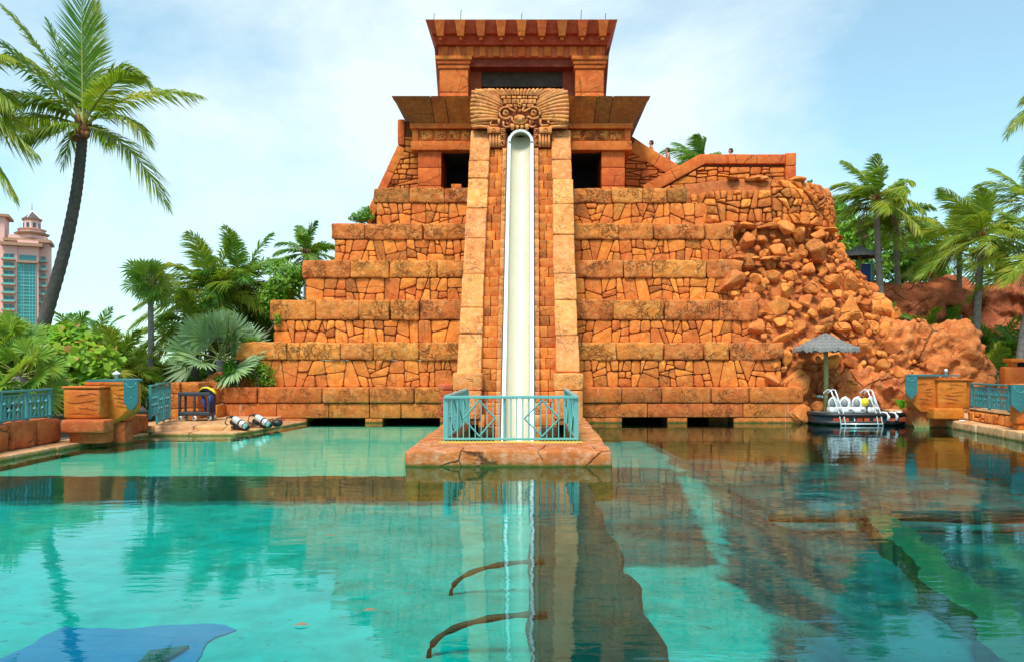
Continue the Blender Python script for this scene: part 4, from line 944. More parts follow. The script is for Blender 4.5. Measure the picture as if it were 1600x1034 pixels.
# right hand pool edge
def blockrow(parent, name, mat, a, b_, z0, z1, thick, mean, rg, amp=.02, r=.04, side=1, proud=.03):
    # a row of stone blocks between plan points a and b; thick goes to the right of the direction a->b
    L = math.dist(a, b_); ux, uy = (b_[0] - a[0]) / L, (b_[1] - a[1]) / L
    T = Matrix(((ux, -uy * side, 0, a[0]), (uy, ux * side, 0, a[1]), (0, 0, 1, 0), (0, 0, 0, 1)))
    cs = cuts(0, L, mean, rg)
    for i in range(len(cs) - 1):
        mb = MB(); rbox(mb, cs[i] + .008, cs[i + 1] - .008, rg.uniform(-proud, proud), thick, z0, z1 + rg.uniform(-.012, .012), r, .25, amp, 1.7, T=T, sd=rg.uniform(0, 99)); mb.build(name, mat, parent, True)
rw = random.Random(11)
cop = thing('pool_coping', 'pale orange stone coping along the right pool edge', 'coping', (14.6, 25, 0))
blockrow(cop, 'coping_stone', 'deck', (14.75, 27.9), (13.2, 16.0), -.5, .27, 2.6, 1.6, rw, .03, .05)
# left edge: coping, low wall, deck
cop = thing('pool_coping', 'thin orange stone coping along the left pool edge', 'coping', (-12.3, 20, 0))
blockrow(cop, 'coping_stone', 'deck', (-12.0, 13.0), (-12.25, 21.3), -.5, .10, 1.0, 1.5, rw, .02, .04, 1)
blockrow(cop, 'coping_stone', 'deck', (-12.25, 21.3), (-11.9, 23.9), -.5, .10, 1.2, 1.3, rw, .02, .04, 1)
blockrow(cop, 'coping_stone', 'deck', (-11.9, 23.9), (-9.3, 24.05), -.5, .085, 1.2, 1.3, rw, .02, .04, 1)
blockrow(cop, 'coping_stone', 'deck', (-9.3, 24.05), (-8.6, 29.2), -.5, .08, 1.5, 1.5, rw, .02, .04, 1)
wl_ = thing('low_wall', 'low rough orange block wall carrying the left teal railing', 'wall', (-12.7, 18, 0))
blockrow(wl_, 'wall_block', 'lowwall', (-12.35, 13.0), (-12.85, 20.9), .10, .76, .5, .95, rw, .05, .08)
wl_ = thing('low_wall', 'short orange wall piece between the left planter and the gate', 'wall', (-12.4, 24, 0))
blockrow(wl_, 'wall_block', 'lowwall', (-11.95, 22.6), (-12.35, 24.7), .10, .62, .5, 1.0, rw, .04, .06)
dk = thing('dive_deck', 'raised pale stone deck below the black cart', 'deck', (-11, 26, 0))
blockrow(dk, 'paving_slab', 'deck', (-12.3, 24.75), (-9.75, 24.85), -.2, .25, 1.2, 1.25, rw, .025, .05)
for r_ in range(1, 4): blockrow(dk, 'paving_slab', 'deck', (-12.3, 24.75 + 1.22 * r_), (-9.55, 24.85 + 1.22 * r_), -.2, .25, 1.2, 1.25, rw, .012, .03)
mb = MB(); box(mb, -13.15, -12.2, 24.7, 29.4, -.5, .24); kind(mb.build('pavement', 'deck'), 'structure')

def planter(name, label, parts, group=None):
    t = thing(name, label, 'planter', parts[0][2], group); return t
pl = thing('planter', 'bulky orange planter with grooved faces and teal banner at the left pool edge', 'planter', (-12, 21.5, 0), 'orange planters with teal banners')
def blk(parent, name, mat, x0, x1, y0, y1, z0, z1, r=.06, amp=.012, sd=0, **kw):
    mb = MB(); rbox(mb, x0, x1, y0, y1, z0, z1, r, .22, amp, 1.7, sd=sd); return mb.build(name, mat, parent, True)
blk(pl, 'front_block', 'planter', -12.72, -11.72, 20.8, 22.4, .74, 1.56, .07)
blk(pl, 'ledge_block', 'lowwall', -12.62, -11.45, 20.5, 21.05, .38, .735, .06)
blk(pl, 'foot_block', 'lowwall', -12.50, -11.60, 20.7, 21.3, .08, .375, .04)
def loft(mb, rings):
    n = len(rings[0][0]); vs = [(x, y, z) for poly, z in rings for x, y in poly]
    return mb.add(vs, [tuple(range(n))[::-1], tuple((len(rings) - 1) * n + k for k in range(n))] + [(r_ * n + k, r_ * n + (k + 1) % n, (r_ + 1) * n + (k + 1) % n, (r_ + 1) * n + k) for r_ in range(len(rings) - 1) for k in range(n)])
pA = [(-12.4, 21.3), (-11.22, 21.3), (-11.02, 21.36), (-10.96, 21.5), (-12.0, 23.5), (-12.6, 23.5)]; pB = [(-12.4, 21.34), (-11.72, 21.34), (-11.66, 21.38), (-11.66, 21.5), (-12.15, 23.4), (-12.6, 23.4)]
pM = [(-12.4, 21.31), (-11.30, 21.31), (-11.12, 21.37), (-11.06, 21.5), (-12.02, 23.45), (-12.6, 23.45)]
mb = MB(); loft(mb, [(pB, .56), (pM, .90), (pA, 1.02), (pA, 1.66)]); mb.build('side_block', 'planter', pl)
mb = MB(); prism(mb, [(x - .01, y - .03) for x, y in pA], 1.663, 1.735); mb.build('rim', 'planter', pl)
mb = MB(); prism(mb, [(-12.35, 21.27), (-11.2, 21.27), (-10.98, 21.33), (-10.92, 21.5), (-12.0, 23.52), (-12.4, 23.5)], 1.738, 1.79); mb.build('teal_capping', 'teal_mid', pl)
blk(pl, 'support_column', 'lowwall', -11.78, -11.38, 21.45, 21.95, -.6, .62, .05, .03)
blk(pl, 'rim', 'planter', -12.75, -11.7, 20.78, 22.3, 1.565, 1.625, .03, .006)
def grooves(parent, x0, x1, y, z0, z1, n, rg, mat='lowwall'):
    for k in range(n):
        x = rg.uniform(x0, x1 - .3); z = z0 + (z1 - z0) * (k + .5) / n + rg.uniform(-.04, .04); L = rg.uniform(.3, max(.35, min(.8, x1 - x)))
        mb = MB(); tube(mb, [(x + L * i / 5, y, z + .022 * math.sin(i * .9 + k)) for i in range(6)], [.002, .007, .010, .009, .006, .002], 5); mb.build('groove', mat, parent, True)
grooves(pl, -12.65, -11.8, 20.79, .85, 1.5, 7, rw); grooves(pl, -11.68, -11.2, 21.29, .95, 1.6, 5, rw)
def banner(parent, x, y, z, w, h, ang=0.0, mat='teal_dark'):
    # shield shaped metal banner, pointed at the bottom, with a raised arc and two bolts
    T = Matrix.Translation((x, y, z)) @ Matrix.Rotation(ang, 4, 'Z')
    mb = MB(); prism(mb, [(-w / 2, 0), (w / 2, 0), (w / 2, -h * .72), (0, -h), (-w / 2, -h * .72)], -.03, .03, 'y', T); b_ = mb.build('banner', mat, parent)
    mb = MB(); tube(mb, [T @ Vector((w * .34 * math.cos(a), -.035, -h * .05 - w * .34 * math.sin(a))) for a in [math.pi * i / 10 for i in range(11)]], .011, 5); mb.build('arc', 'teal_pale', b_, True)
    mb = MB(); ellipsoid(mb, T @ Vector((0, -.035, -h * .55)), .018, .018, .018, 6, 4); mb.build('bolt', 'teal_pale', b_, True)
banner(pl, -11.10, 21.24, 1.75, .36, .82, rad(10), 'teal_mid')
mb = MB(); a = P(182, 596, 22.5); lathe(mb, [(.05, -.04), (.05, .1), (.12, .1), (.1, .15), (.03, .19), (.01, .22)], 12, (a.x, 22.5, 1.82)); tag(mb.build('garden_light', 'white', None, True), 'small white mushroom light on top of the left planter', 'lamp')
# right planter
pr_ = thing('planter', 'wide orange planter with grooved faces beside the dock on the right', 'planter', (14.4, 27.4, 0), 'orange planters with teal banners')
x0, x1, xm = PX(1426, 27), PX(1517, 27), PX(1462, 27)
xl = PX(1418, 27); pA = [(xl, 27.15), (xl + .1, 27.0), (xm + .1, 27.0), (xm + .1, 28.9), (PX(1424, 28.9), 28.9)]; pB = [(xl + .45, 27.2), (xl + .5, 27.05), (xm + .1, 27.05), (xm + .1, 28.8), (xl + .9, 28.8)]
mb = MB(); loft(mb, [(pB, .56), (pA, .93), (pA, 1.74)]); mb.build('side_block', 'planter', pr_)
mb = MB(); prism(mb, [(x, y - .03) for x, y in pA], 1.743, 1.80); mb.build('rim', 'planter', pr_)
mb = MB(); prism(mb, [(xl - .04, 27.1), (xl + .08, 26.93), (PX(1497, 27), 26.93), (PX(1497, 27), 28.9), (PX(1424, 28.9), 28.9)], 1.803, 1.85); mb.build('teal_capping', 'teal_dark', pr_)
blk(pr_, 'front_block', 'planter', xm, x1 - .2, 26.85, 29.2, .66, 1.66, .06)
blk(pr_, 'front_block', 'planter', x1 - .19, x1 + .05, 26.95, 29.2, .66, 1.66, .05, .012, 4)
blk(pr_, 'ledge_block', 'planter', PX(1458, 26.7), PX(1505, 26.7), 26.6, 28, .32, .70, .05)
blk(pr_, 'foot_block', 'lowwall', PX(1436, 27.2), PX(1500, 27.2), 27.2, 28.5, -.5, .60, .05, .04)
blk(pr_, 'rim', 'planter', xm - .05, x1 + .1, 26.8, 29.2, 1.665, 1.70, .015, .004)
grooves(pr_, PX(1430, 27), xm - .05, 26.98, .8, 1.6, 6, rw); grooves(pr_, xm + .1, x1 - .3, 26.83, .8, 1.55, 7, rw)
banner(pr_, PX(1424, 26.9), 26.9, 1.80, .36, .80, rad(-14))
mb = MB(); lathe(mb, [(.04, 0), (.04, .1), (.07, .11), (.05, .2), (.01, .21)], 10, (PX(1478, 27.6), 27.6, 1.85)); tag(mb.build('garden_light', 'steel', None, True), 'small silver spotlight on top of the right planter', 'lamp')
wr = thing('low_wall', 'low orange rubble wall below the right teal railing', 'wall', (15.2, 25, 0))
a, b_ = (15.25, 26.9), (14.35, 20.0); L = math.dist(a, b_); ux, uy = (b_[0] - a[0]) / L, (b_[1] - a[1]) / L
mb = MB(); T = Matrix(((ux, -uy, 0, a[0]), (uy, ux, 0, a[1]), (0, 0, 1, 0), (0, 0, 0, 1))); box(mb, 0, L, .05, .6, .2, .64, T); mb.build('wall_core', 'grout', wr)
lay(split([(0, .26), (L, .26), (L, .62), (0, .62)], .10, rw, 20, 1.3), lambda u, v, h: T @ Vector((u, .05 - h, v)), rw, wr, 'wall_stone', 'flag', (.04, .09))
blockrow(wr, 'wall_cap', 'deck', (15.25, 26.9), (14.35, 20.0), .64, .70, .62, 1.4, rw, .015, .03)
p2 = thing('planter', 'orange planter with large dark teal banner cut by the right photo edge', 'planter', (15, 22.6, 0), 'orange planters with teal banners')
blk(p2, 'front_block', 'planter', PX(1580, 23), PX(1580, 23) + 1.6, 22.7, 23.1, .45, 1.58, .06)
blk(p2, 'foot_block', 'planter', PX(1584, 23), PX(1584, 23) + 1.6, 22.75, 23.1, .26, .45, .04)
blk(p2, 'rim', 'planter', PX(1579, 23), PX(1579, 23) + 1.65, 22.66, 23.14, 1.585, 1.64, .02, .005)
banner(p2, PX(1595, 22.6), 22.64, 1.62, .55, .82)
pb = thing('stepped_parapet', 'orange stepped parapet block high at the right photo edge', 'parapet', (PX(1590, 31), 31, 0))
blk(pb, 'lower_block', 'planter', PX(1571, 31), PX(1660, 31), 31, 31.4, .3, PZ(573, 31)); blk(pb, 'upper_block', 'planter', PX(1580, 31), PX(1590, 31), 31, 31.3, PZ(573, 31), PZ(561, 31), .04)
blk(pb, 'upper_cap', 'planter', PX(1578, 31), PX(1660, 31), 30.9, 31.5, PZ(566, 31), PZ(560, 31), .03); blk(pb, 'back_panel', 'dark', PX(1590, 31), PX(1660, 31), 31.3, 31.4, PZ(573, 31), PZ(566, 31), .01, 0)
mb = MB(); box(mb, PX(1528, 33), PX(1580, 33), 33, 36, .1, PZ(592, 33)); kind(mb.build('pavement', 'deck'), 'structure')
mb = MB(); box(mb, 15.3, 17.6, 20, 40, -.3, .26); kind(mb.build('pavement', 'deck'), 'structure')
mb = MB(); box(mb, 12.9, 17.6, 29.2, 36.5, -1.5, .22); kind(mb.build('pavement', 'soil'), 'structure')
mb = MB(); ellipsoid(mb, (PX(1503, 26.3), 26.3, .3), .12, .1, .025, 8, 4); tag(mb.build('swim_fin', 'white', None, True), 'small pale rag lying on the right pool coping', 'rag')

# ------------------------------------------------------------------ railings
def railing(name, label, a, b_, z0, z1, bays, mat, group=None, pat=True, pitch=.16, cat='railing', zslope=0.0):
    L = math.dist(a, b_); ux, uy = (b_[0] - a[0]) / L, (b_[1] - a[1]) / L
    t = thing(name, label, cat, ((a[0] + b_[0]) / 2, (a[1] + b_[1]) / 2, z0), group)
    T = Matrix(((ux, -uy, 0, a[0]), (uy, ux, 0, a[1]), (0, 0, 1, z0), (0, 0, 0, 1))); H = z1 - z0
    mb = MB(); rbox(mb, -.04, L + .04, -.045, .045, H - .06, H, .012, 2, T=T); mb.build('top_rail', mat, t)
    mb = MB(); rbox(mb, 0, L, -.025, .025, H - .15, H - .115, .006, 2, T=T); mb.build('upper_rail', mat, t)
    mb = MB(); rbox(mb, 0, L, -.03, .03, .06, .105, .008, 2, T=T); mb.build('bottom_rail', mat, t)
    for i in range(bays + 1):
        x = L * i / bays; mb = MB(); box(mb, x - .035, x + .035, -.036, .036, 0, H - .062, T); mb.build('post', mat, t)
    nb = max(2, int(L / bays / pitch))
    for i in range(bays):
        for k in range(1, nb):
            x = L * (i + k / nb) / bays; mb = MB(); w = .016
            zc = (.30, .47)[k % 2] * H / .8
            box(mb, x - w, x + w, -w, w, .10, H - .12, T)
            if pat:
                dm = [(x - .055, zc), (x, zc - .055), (x + .055, zc), (x, zc + .055)]
                prism(mb, dm, -.028, .028, 'y', T)
                for s in (-1, 1):
                    q0, q1 = Vector((x, 0, zc + .08)), Vector((x + s * pitch * .36, 0, zc + .2))
                    tube(mb, [T @ q0, T @ q1, T @ Vector((q1.x, 0, H - .13 if k % 2 else zc + .3))], .015, 4)
                    tube(mb, [T @ Vector((x, 0, zc - .06)), T @ Vector((x + s * pitch * .3, 0, zc - .16)), T @ Vector((x + s * pitch * .3, 0, .11))], .013, 4)
            mb.build('baluster', mat, t)
    return t
railing('railing', 'teal ornamental railing on the low wall at the left photo edge', (-12.55, 14.2), (-13.02, 20.75), .76, 1.575, 6, 'teal', 'teal ornamental railings')
railing('railing', 'short teal ornamental railing between left planter and gate', (-11.75, 23.6), (-12.25, 25.1), .55, 1.58, 1, 'teal', 'teal ornamental railings')
railing('gate', 'narrow teal ornamental gate beside the brown corner pillar', (-12.32, 25.2), (-12.85, 27.2), .26, 1.60, 2, 'teal', None, cat='gate')
railing('railing', 'teal ornamental railing between the two right planters', (15.30, 26.75), (14.85, 22.9), .70, 1.58, 3, 'teal', 'teal ornamental railings')
railing('railing', 'small dark teal railing further back on the right steps', (PX(1533, 33), 33), (PX(1574, 33), 33), PZ(600, 33), PZ(580, 33), 1, 'teal_dark', 'teal ornamental railings')
cw = thing('corner_pillar', 'rough reddish block pillar between gate and cart', 'pillar', (-13, 28, 0))
for k, (za, zb) in enumerate(((.24, .62), (.63, 1.15), (1.16, 1.57))):
    blk(cw, 'pillar_block', 'base', PX(265, 28), PX(284, 28), 27.8, 28.8, za, zb, .04, .03, k); blk(cw, 'pillar_block', 'base', PX(285, 28), PX(312, 28), 27.85 + .03 * k, 28.8, za, zb, .04, .03, k + 5)
blk(cw, 'pillar_block', 'base', PX(312, 28.5), -11.7, 28.5, 29.3, .24, .72, .04, .02, 9); blk(cw, 'pillar_block', 'base', PX(312, 28.5), -11.9, 28.5, 29.3, .73, 1.33, .04, .02, 11)

# ------------------------------------------------------------------ platform with guard rail in front of the slide
pf = thing('slide_platform', 'stone platform jutting into the pool at the foot of the slide', 'platform', (XC, 18, 0))
zp = .35
def pblk(x0, x1, y0, y1, sd, z0=-1.0, amp=.03): blk(pf, 'platform_block', 'plat', x0, x1, y0, y1, z0, zp, .06, amp, sd)
fx = cuts(XC - 2.25, XC + 2.25, 1.15, rw)
mb = MB(); rbox(mb, XC - 2.26, XC + 2.26, 16.7, 18.6, -1.0, zp, .07, .16, .035, 1.5); mb.build('front_block', 'plat', pf, True)
for s in (-1, 1):
    ys_ = cuts(18.62, 27.2, 2.1, rw)
    for i in range(len(ys_) - 1):
        x0, x1 = sorted((XC + s * 1.66, XC + s * (2.27 + .03 * i))); pblk(x0, x1, ys_[i] + .006, ys_[i + 1] - .006, i + s)
mb = MB(); rbox(mb, XC - 1.72, XC + 1.72, 18.3, 18.5, zp - .02, zp + .015, .01, .3); gs = mb.build('grating', 'yellow_tile', pf)
for k in range(40):
    x = XC - 1.68 + 3.36 * k / 39; mb = MB(); box(mb, x - .012, x + .012, 18.29, 18.51, zp + .016, zp + .028); mb.build('grate_bar', 'yellow', gs)
mb = MB(); box(mb, XC - 1.66, XC + 1.66, 18.6, 27, -1.2, -.55); mb.build('pit_floor', 'plat', pf)
gr = thing('guard_rail', 'pale teal guard railing with diamond pattern round the slide exit', 'railing', (XC, 18.6, zp))
def bar(name, p, q, r, n=4, mat='teal_pale'): mb = MB(); tube(mb, [p, q], r, n); mb.build(name, mat, gr)
gx0, gx1, gy0, gy1, gz0, gz1 = XC - 1.58, XC + 1.58, 18.55, 24.6, zp + .02, 1.46
for za, zb, nm, w in ((gz1 - .07, gz1, 'top_rail', .05), (gz0 + .02, gz0 + .075, 'bottom_rail', .03)):
    mb = MB(); rbox(mb, gx0 - .04, gx1 + .04, gy0 - w, gy0 + w, za, zb, .012, 2); mb.build(nm, 'teal_pale', gr)
    for x in (gx0, gx1): mb = MB(); rbox(mb, x - w, x + w, gy0 + w + .002, gy1, za, zb, .012, 2); mb.build(nm, 'teal_pale', gr)
for x, y in ((gx0, gy0), (gx1, gy0), (gx0, gy1), (gx1, gy1), (gx0 + .45 * (gx1 - gx0), gy0), (gx0, 21.5), (gx1, 21.5)):
    mb = MB(); w = .035 if 0 < (x - gx0) < 3 else .055; box(mb, x - w, x + w, y - w + .06, y + w + .06, zp, gz1 - .071); mb.build('post', 'teal_pale', gr)
nb = 22
for k in range(1, nb):
    x = gx0 + (gx1 - gx0) * k / nb; mb = MB(); box(mb, x - .013, x + .013, gy0 - .013, gy0 + .013, gz0 + .076, gz1 - .071); mb.build('baluster', 'teal_pale', gr)
for x in (gx0, gx1):
    for k in range(1, 30):
        y = gy0 + (gy1 - gy0) * k / 30; mb = MB(); box(mb, x - .013, x + .013, y - .013, y + .013, gz0 + .076, gz1 - .071); mb.build('baluster', 'teal_pale', gr)
zm = (gz0 + gz1) / 2
def diamond(cx, cy, alongy, hw, hh=.43):
    pts = [(-hw, 0), (0, hh), (hw, 0), (0, -hh)]
    for i in range(4):
        a, b_ = pts[i], pts[(i + 1) % 4]
        f = (lambda q: Vector((cx, cy + q[0], zm + q[1]))) if alongy else (lambda q: Vector((cx + q[0], cy - .02, zm + q[1])))
        bar('diamond_bar', f(a), f(b_), .02)
diamond(PX(749, gy0), gy0, False, .38); diamond(PX(847, gy0), gy0, False, .43)
for x in (gx0 + .02, gx1 - .02): diamond(x, 20.2, True, .9); diamond(x, 22.9, True, .9)

# ------------------------------------------------------------------ cart and diving gear
ct = thing('service_cart', 'black two shelf plastic cart on wheels beside the brown pillar', 'cart', (PX(308, 27), 27, .25))
cx0, cx1, cy0, cy1 = PX(284, 27), PX(333, 27), 26.7, 27.25
for z in (.44, 1.12): blk(ct, 'shelf', 'cart', cx0, cx1, cy0, cy1, z, z + .13, .02, 0)
for x in (cx0 + .04, PX(309, 27), cx1 - .04):
    for y in ((cy0 + .04, cy1 - .04) if x != PX(309, 27) else (cy0 + .04,)): blk(ct, 'leg', 'cart', x - .035, x + .035, y - .035, y + .035, .57, 1.12, .01, 0)
for x, y in ((cx0 + .06, cy0 + .05), (PX(309, 27), cy0 + .05), (cx1 - .06, cy0 + .12), (cx0 + .06, cy1 - .06), (cx1 - .06, cy1 - .06)):
    w = MB(); T = Matrix.Translation((x, y, .355)) @ Matrix.Rotation(rad(90), 4, 'Y') @ Matrix.Rotation(rad(90), 4, 'X')
    T = Matrix.Translation((x, y, .355)) @ Matrix.Rotation(rad(68), 4, 'Z') @ Matrix.Rotation(rad(90), 4, 'Y')
    lathe(w, [(.02, -.035), (.09, -.03), (.10, 0), (.09, .03), (.02, .035)], 14, T=T); wo = w.build('wheel', 'silver', ct, True)
    w = MB(); lathe(w, [(.01, -.04), (.035, -.038), (.035, .038), (.01, .04)], 10, T=T); w.build('hub', 'black', wo, True)
ws = thing('wetsuit', 'blue and yellow wetsuit draped over the end of the black cart', 'wetsuit', (PX(324, 27), 27, 1.25))
def drape(name, mat, pts, r): mb = MB(); tube(mb, pts, r, 8, squash=.55); mb.build(name, mat, ws, True)
xw = PX(322, 27)
drape('body', 'navy', [(xw - .2, 26.95, 1.28), (xw, 26.95, 1.33), (xw + .2, 26.95, 1.29), (xw + .3, 26.9, 1.1), (xw + .26, 26.9, .8), (xw + .2, 26.9, .5)], [.06, .13, .13, .15, .17, .08])
drape('sleeve', 'yellow', [(xw - .22, 26.85, 1.26), (xw - .05, 26.85, 1.40), (xw + .12, 26.84, 1.41), (xw + .3, 26.82, 1.33), (xw + .42, 26.8, 1.22)], [.03, .06, .07, .085, .06])
drape('leg', 'blue', [(xw - .05, 26.85, 1.12), (xw, 26.83, .95), (xw + .02, 26.84, .75), (xw + .05, 26.85, .6)], [.05, .1, .09, .05])
drape('leg', 'blue', [(xw + .22, 26.78, 1.2), (xw + .26, 26.76, 1.0), (xw + .2, 26.78, .8)], [.06, .1, .06])
drape('collar', 'blue', [(xw - .04, 26.9, 1.4), (xw + .03, 26.88, 1.44), (xw + .1, 26.9, 1.41)], [.05, .07, .05])
for k, (px, py, lb) in enumerate(((376, 655, 'silver diving cylinder with black harness lying nearest the cart'), (411, 655, 'silver diving cylinder with black harness lying nearer the temple wall'))):
    d = (25.1, 26.1)[k]; z0 = (.10, .09)[k]; base = Vector((PX(px - 12, d), d, z0 + .38)); end = Vector((PX(px + 14, d), d - .35, z0 + .13))
    tk = thing('diving_cylinder', lb, 'diving cylinder', (PX(px, d), d, z0), 'diving cylinders on the left deck')
    ax = (end - base).normalized(); T = Matrix.Translation(end) @ ax.to_track_quat('Z', 'Y').to_matrix().to_4x4()
    L = (end - base).length
    mb = MB(); lathe(mb, [(.05, .0), (.10, -.015), (.115, -.05), (.115, -L + .14), (.09, -L + .07), (.035, -L + .03), (.03, -L)], 16, T=T); tb = mb.build('tank', 'silver', tk, True)
    mb = MB(); lathe(mb, [(.117, -.22), (.124, -.22), (.124, -.28), (.117, -.28)], 16, T=T); mb.build('strap', 'black', tk, True)
    mb = MB(); lathe(mb, [(.117, -.02), (.121, -.02), (.121, -.05), (.117, -.05)], 16, T=T); mb.build('boot', 'black', tk, True)
    mb = MB(); lathe(mb, [(.02, -L - .12), (.045, -L - .1), (.05, -L - .03), (.03, -L)], 8, T=T); tube(mb, [T @ Vector((-.1, 0, -L - .06)), T @ Vector((.1, 0, -L - .06))], .025, 6); mb.build('valve', 'black', tk, True)
    mb = MB(); mid = (base + end) / 2
    for q in range(7):
        c_ = mid + ax * (-.32 + .1 * q) + Vector((.0, .12, -.16)) + Vector((R.uniform(-.05, .05), R.uniform(-.05, .05), R.uniform(-.03, .05)))
        ellipsoid(mb, (c_.x, c_.y, max(z0 + .09, c_.z)), .15, .13, .1, 8, 6)
    mb.build('harness', 'black', tk, True)
    mb = MB(); p0 = base + Vector((-.02, 0, .04)); tube(mb, [p0, p0 + Vector((-.16, -.05, -.02)), p0 + Vector((-.2, -.1, -.2)), p0 + Vector((-.05, -.15, -.3)), p0 + Vector((.15, -.2, -.32))], .022, 6); mb.build('hose', 'black', tk, True)
mb = MB(); e = Vector((PX(433, 26.4), 26.4, .08)); ellipsoid(mb, e + Vector((0, 0, .13)), .2, .16, .13, 10, 7); tag(mb.build('dive_bag', 'black', None, True), 'small black bag beside the right diving cylinder on the deck edge', 'bag')
# ------------------------------------------------------------------ vegetation
rv = random.Random(33)
Z = Vector((0, 0, 1))
def bez(p0, p1, p2, t): return p0 * (1 - t) ** 2 + p1 * (2 * t * (1 - t)) + p2 * t * t
def pinnate(parent, p0, p1, p2, leaf=.8, n=56, hang=.35, mat='leaf_coco', wind=Vector((0, 0, 0)), rr=.03, sp=1.0, w=.03, name='frond', petiole=.16):
    mb = MB(); L = (p1 - p0).length + (p2 - p1).length
    pts = [bez(p0, p1, p2, i / 12) for i in range(13)]
    tube(mb, pts, [rr * (1.35 - 1.25 * i / 12) for i in range(13)], 5, cap=False)
    nr = len(mb.f)
    roll = rv.uniform(-.4, .4)
    for k in range(n):
        t = petiole + (1 - petiole) * (k + rv.uniform(-.3, .3)) / (n - 1); t = min(max(t, petiole), 1)
        c = bez(p0, p1, p2, t); T = ((p1 - p0) * (1 - t) + (p2 - p1) * t).normalized()
        Sd = T.cross(Z)
        if Sd.length < .15: Sd = T.cross(Vector((0, -1, 0)))
        Sd.normalize(); Nn = Sd.cross(T).normalized()
        Sd = (Sd * math.cos(roll) + Nn * math.sin(roll)).normalized(); Nn = Sd.cross(T).normalized()
        s_ = (t - petiole) / (1 - petiole)
        ll = leaf * (.45 + .75 * math.sin(math.pi * min(1, .12 + s_ * .8)) ** .8) * (1 - .55 * s_ ** 5) * rv.uniform(.85, 1.1)
        fw = rad(32 + 38 * s_)
        for sgn in (-1, 1):
            if rv.random() < .04: continue
            dr = (Sd * sgn * math.cos(fw) * sp + T * math.sin(fw) + Nn * rv.uniform(-.05, .28)).normalized()
            h_ = hang * rv.uniform(.7, 1.35)
            a_ = c; b_ = c + dr * ll * .5 - Z * (h_ * ll * .18) + wind * ll * .2; e = c + dr * ll * .93 - Z * (h_ * ll * .75) + wind * ll * .75
            wd = (T * .85 + Nn * rv.uniform(-.5, .5)).normalized() * w
            i0 = len(mb.v)
            mb.v += [tuple(a_ - wd * .7), tuple(a_ + wd * .7), tuple(b_ - wd), tuple(b_ + wd), tuple(e)]
            mb.f += [(i0, i0 + 1, i0 + 3, i0 + 2), (i0 + 2, i0 + 3, i0 + 4)]
    o = mb.build(name, mat, parent)
    o.data.materials.append(M['rachis'])
    mi = np.zeros(len(mb.f), dtype=np.int32); mi[:nr] = 1; o.data.polygons.foreach_set('material_index', mi); return o
def trunk(parent, pts, r0, r1, mat='trunk', rings=True):
    n = 26; P_ = [Vector(p) for p in pts]; out = []
    for i in range(n + 1):                        # Catmull-Rom through the given points
        t = i / n * (len(P_) - 1); k = min(int(t), len(P_) - 2); f = t - k
        a, b_, c, d = P_[max(k - 1, 0)], P_[k], P_[k + 1], P_[min(k + 2, len(P_) - 1)]
        out.append(.5 * ((2 * b_) + (c - a) * f + (2 * a - 5 * b_ + 4 * c - d) * f * f + (3 * b_ - a - 3 * c + d) * f ** 3))
    fine = []; rr = []
    L = sum((out[i + 1] - out[i]).length for i in range(n)); m = max(30, int(L / .13))
    for i in range(m + 1):
        t = i / m * n; k = min(int(t), n - 1); fine.append(out[k].lerp(out[k + 1], t - k))
        s_ = i / m; rr.append((r0 + (r1 - r0) * s_ ** .7) * (1.0 + (.06 if i % 2 else -.03)) * (1 + .35 * max(0, 1 - s_ * 14)))
    mb = MB(); tube(mb, fine, rr, 10); return mb.build('trunk', mat, parent, True)
def boot(parent, c, r=.3, mat='boot'):
    mb = MB(); ellipsoid(mb, c, r, r, r * 1.35, 10, 8)
    for k in range(9):
        a = k * 2.4; tube(mb, [c + Vector((r * .5 * math.cos(a), r * .5 * math.sin(a), -.1)), c + Vector((r * 1.0 * math.cos(a), r * 1.0 * math.sin(a), r * 1.0)), c + Vector((r * 1.3 * math.cos(a), r * 1.3 * math.sin(a), r * 2.0))], [r * .3, r * .25, r * .1], 5)
    mb.build('crown_base', mat, parent, True)
def nuts(parent, c, r, k=5):
    for i in range(k):
        a = rv.uniform(0, 6.28); mb = MB(); ellipsoid(mb, c + Vector((r * math.cos(a), r * math.sin(a), -.15 - rv.uniform(0, .2))), .11, .11, .14, 8, 6); mb.build('coconut', 'boot', parent, True)
def crown(parent, c, n, L, leaf, mat='leaf_coco', wind=Vector((0, 0, 0)), lo=-18, hi=82, hang=.45, seg=60, w=.036, droop=.55, skip=None):
    for i in range(n):
        f = (i + .5) / n; el = rad(hi + (lo - hi) * f ** .85 + rv.uniform(-7, 7)); az = i * 2.39996 + rv.uniform(-.25, .25)
        Lk = L * rv.uniform(.85, 1.1); d = Vector((math.cos(az) * math.cos(el), math.sin(az) * math.cos(el), math.sin(el)))
        p1 = c + d * Lk * .52; hz = Vector((math.cos(az), math.sin(az), 0))
        dp = droop * (1.0 if el < rad(60) else .35)
        p2 = c + d * Lk * .85 + hz * Lk * .12 - Z * Lk * dp * (.35 + .45 * math.cos(el)) + wind * Lk * .45
        p1 = p1 + wind * Lk * .12
        pinnate(parent, c, p1, p2, leaf, seg, hang, mat, wind, .028 * L / 3, 1, w)
    for i in range(2 if L > 2.2 else 1):           # a withered frond or two hanging against the trunk
        az = rv.uniform(0, 6.28); hz = Vector((math.cos(az), math.sin(az), 0))
        pinnate(parent, c - Z * .1, c + hz * L * .28 - Z * .1, c + hz * L * .34 - Z * L * rv.uniform(.45, .62), leaf * .6, int(seg * .5), .9, 'dead', Vector((0, 0, 0)), .02, .7, w * .8, 'dry_frond')
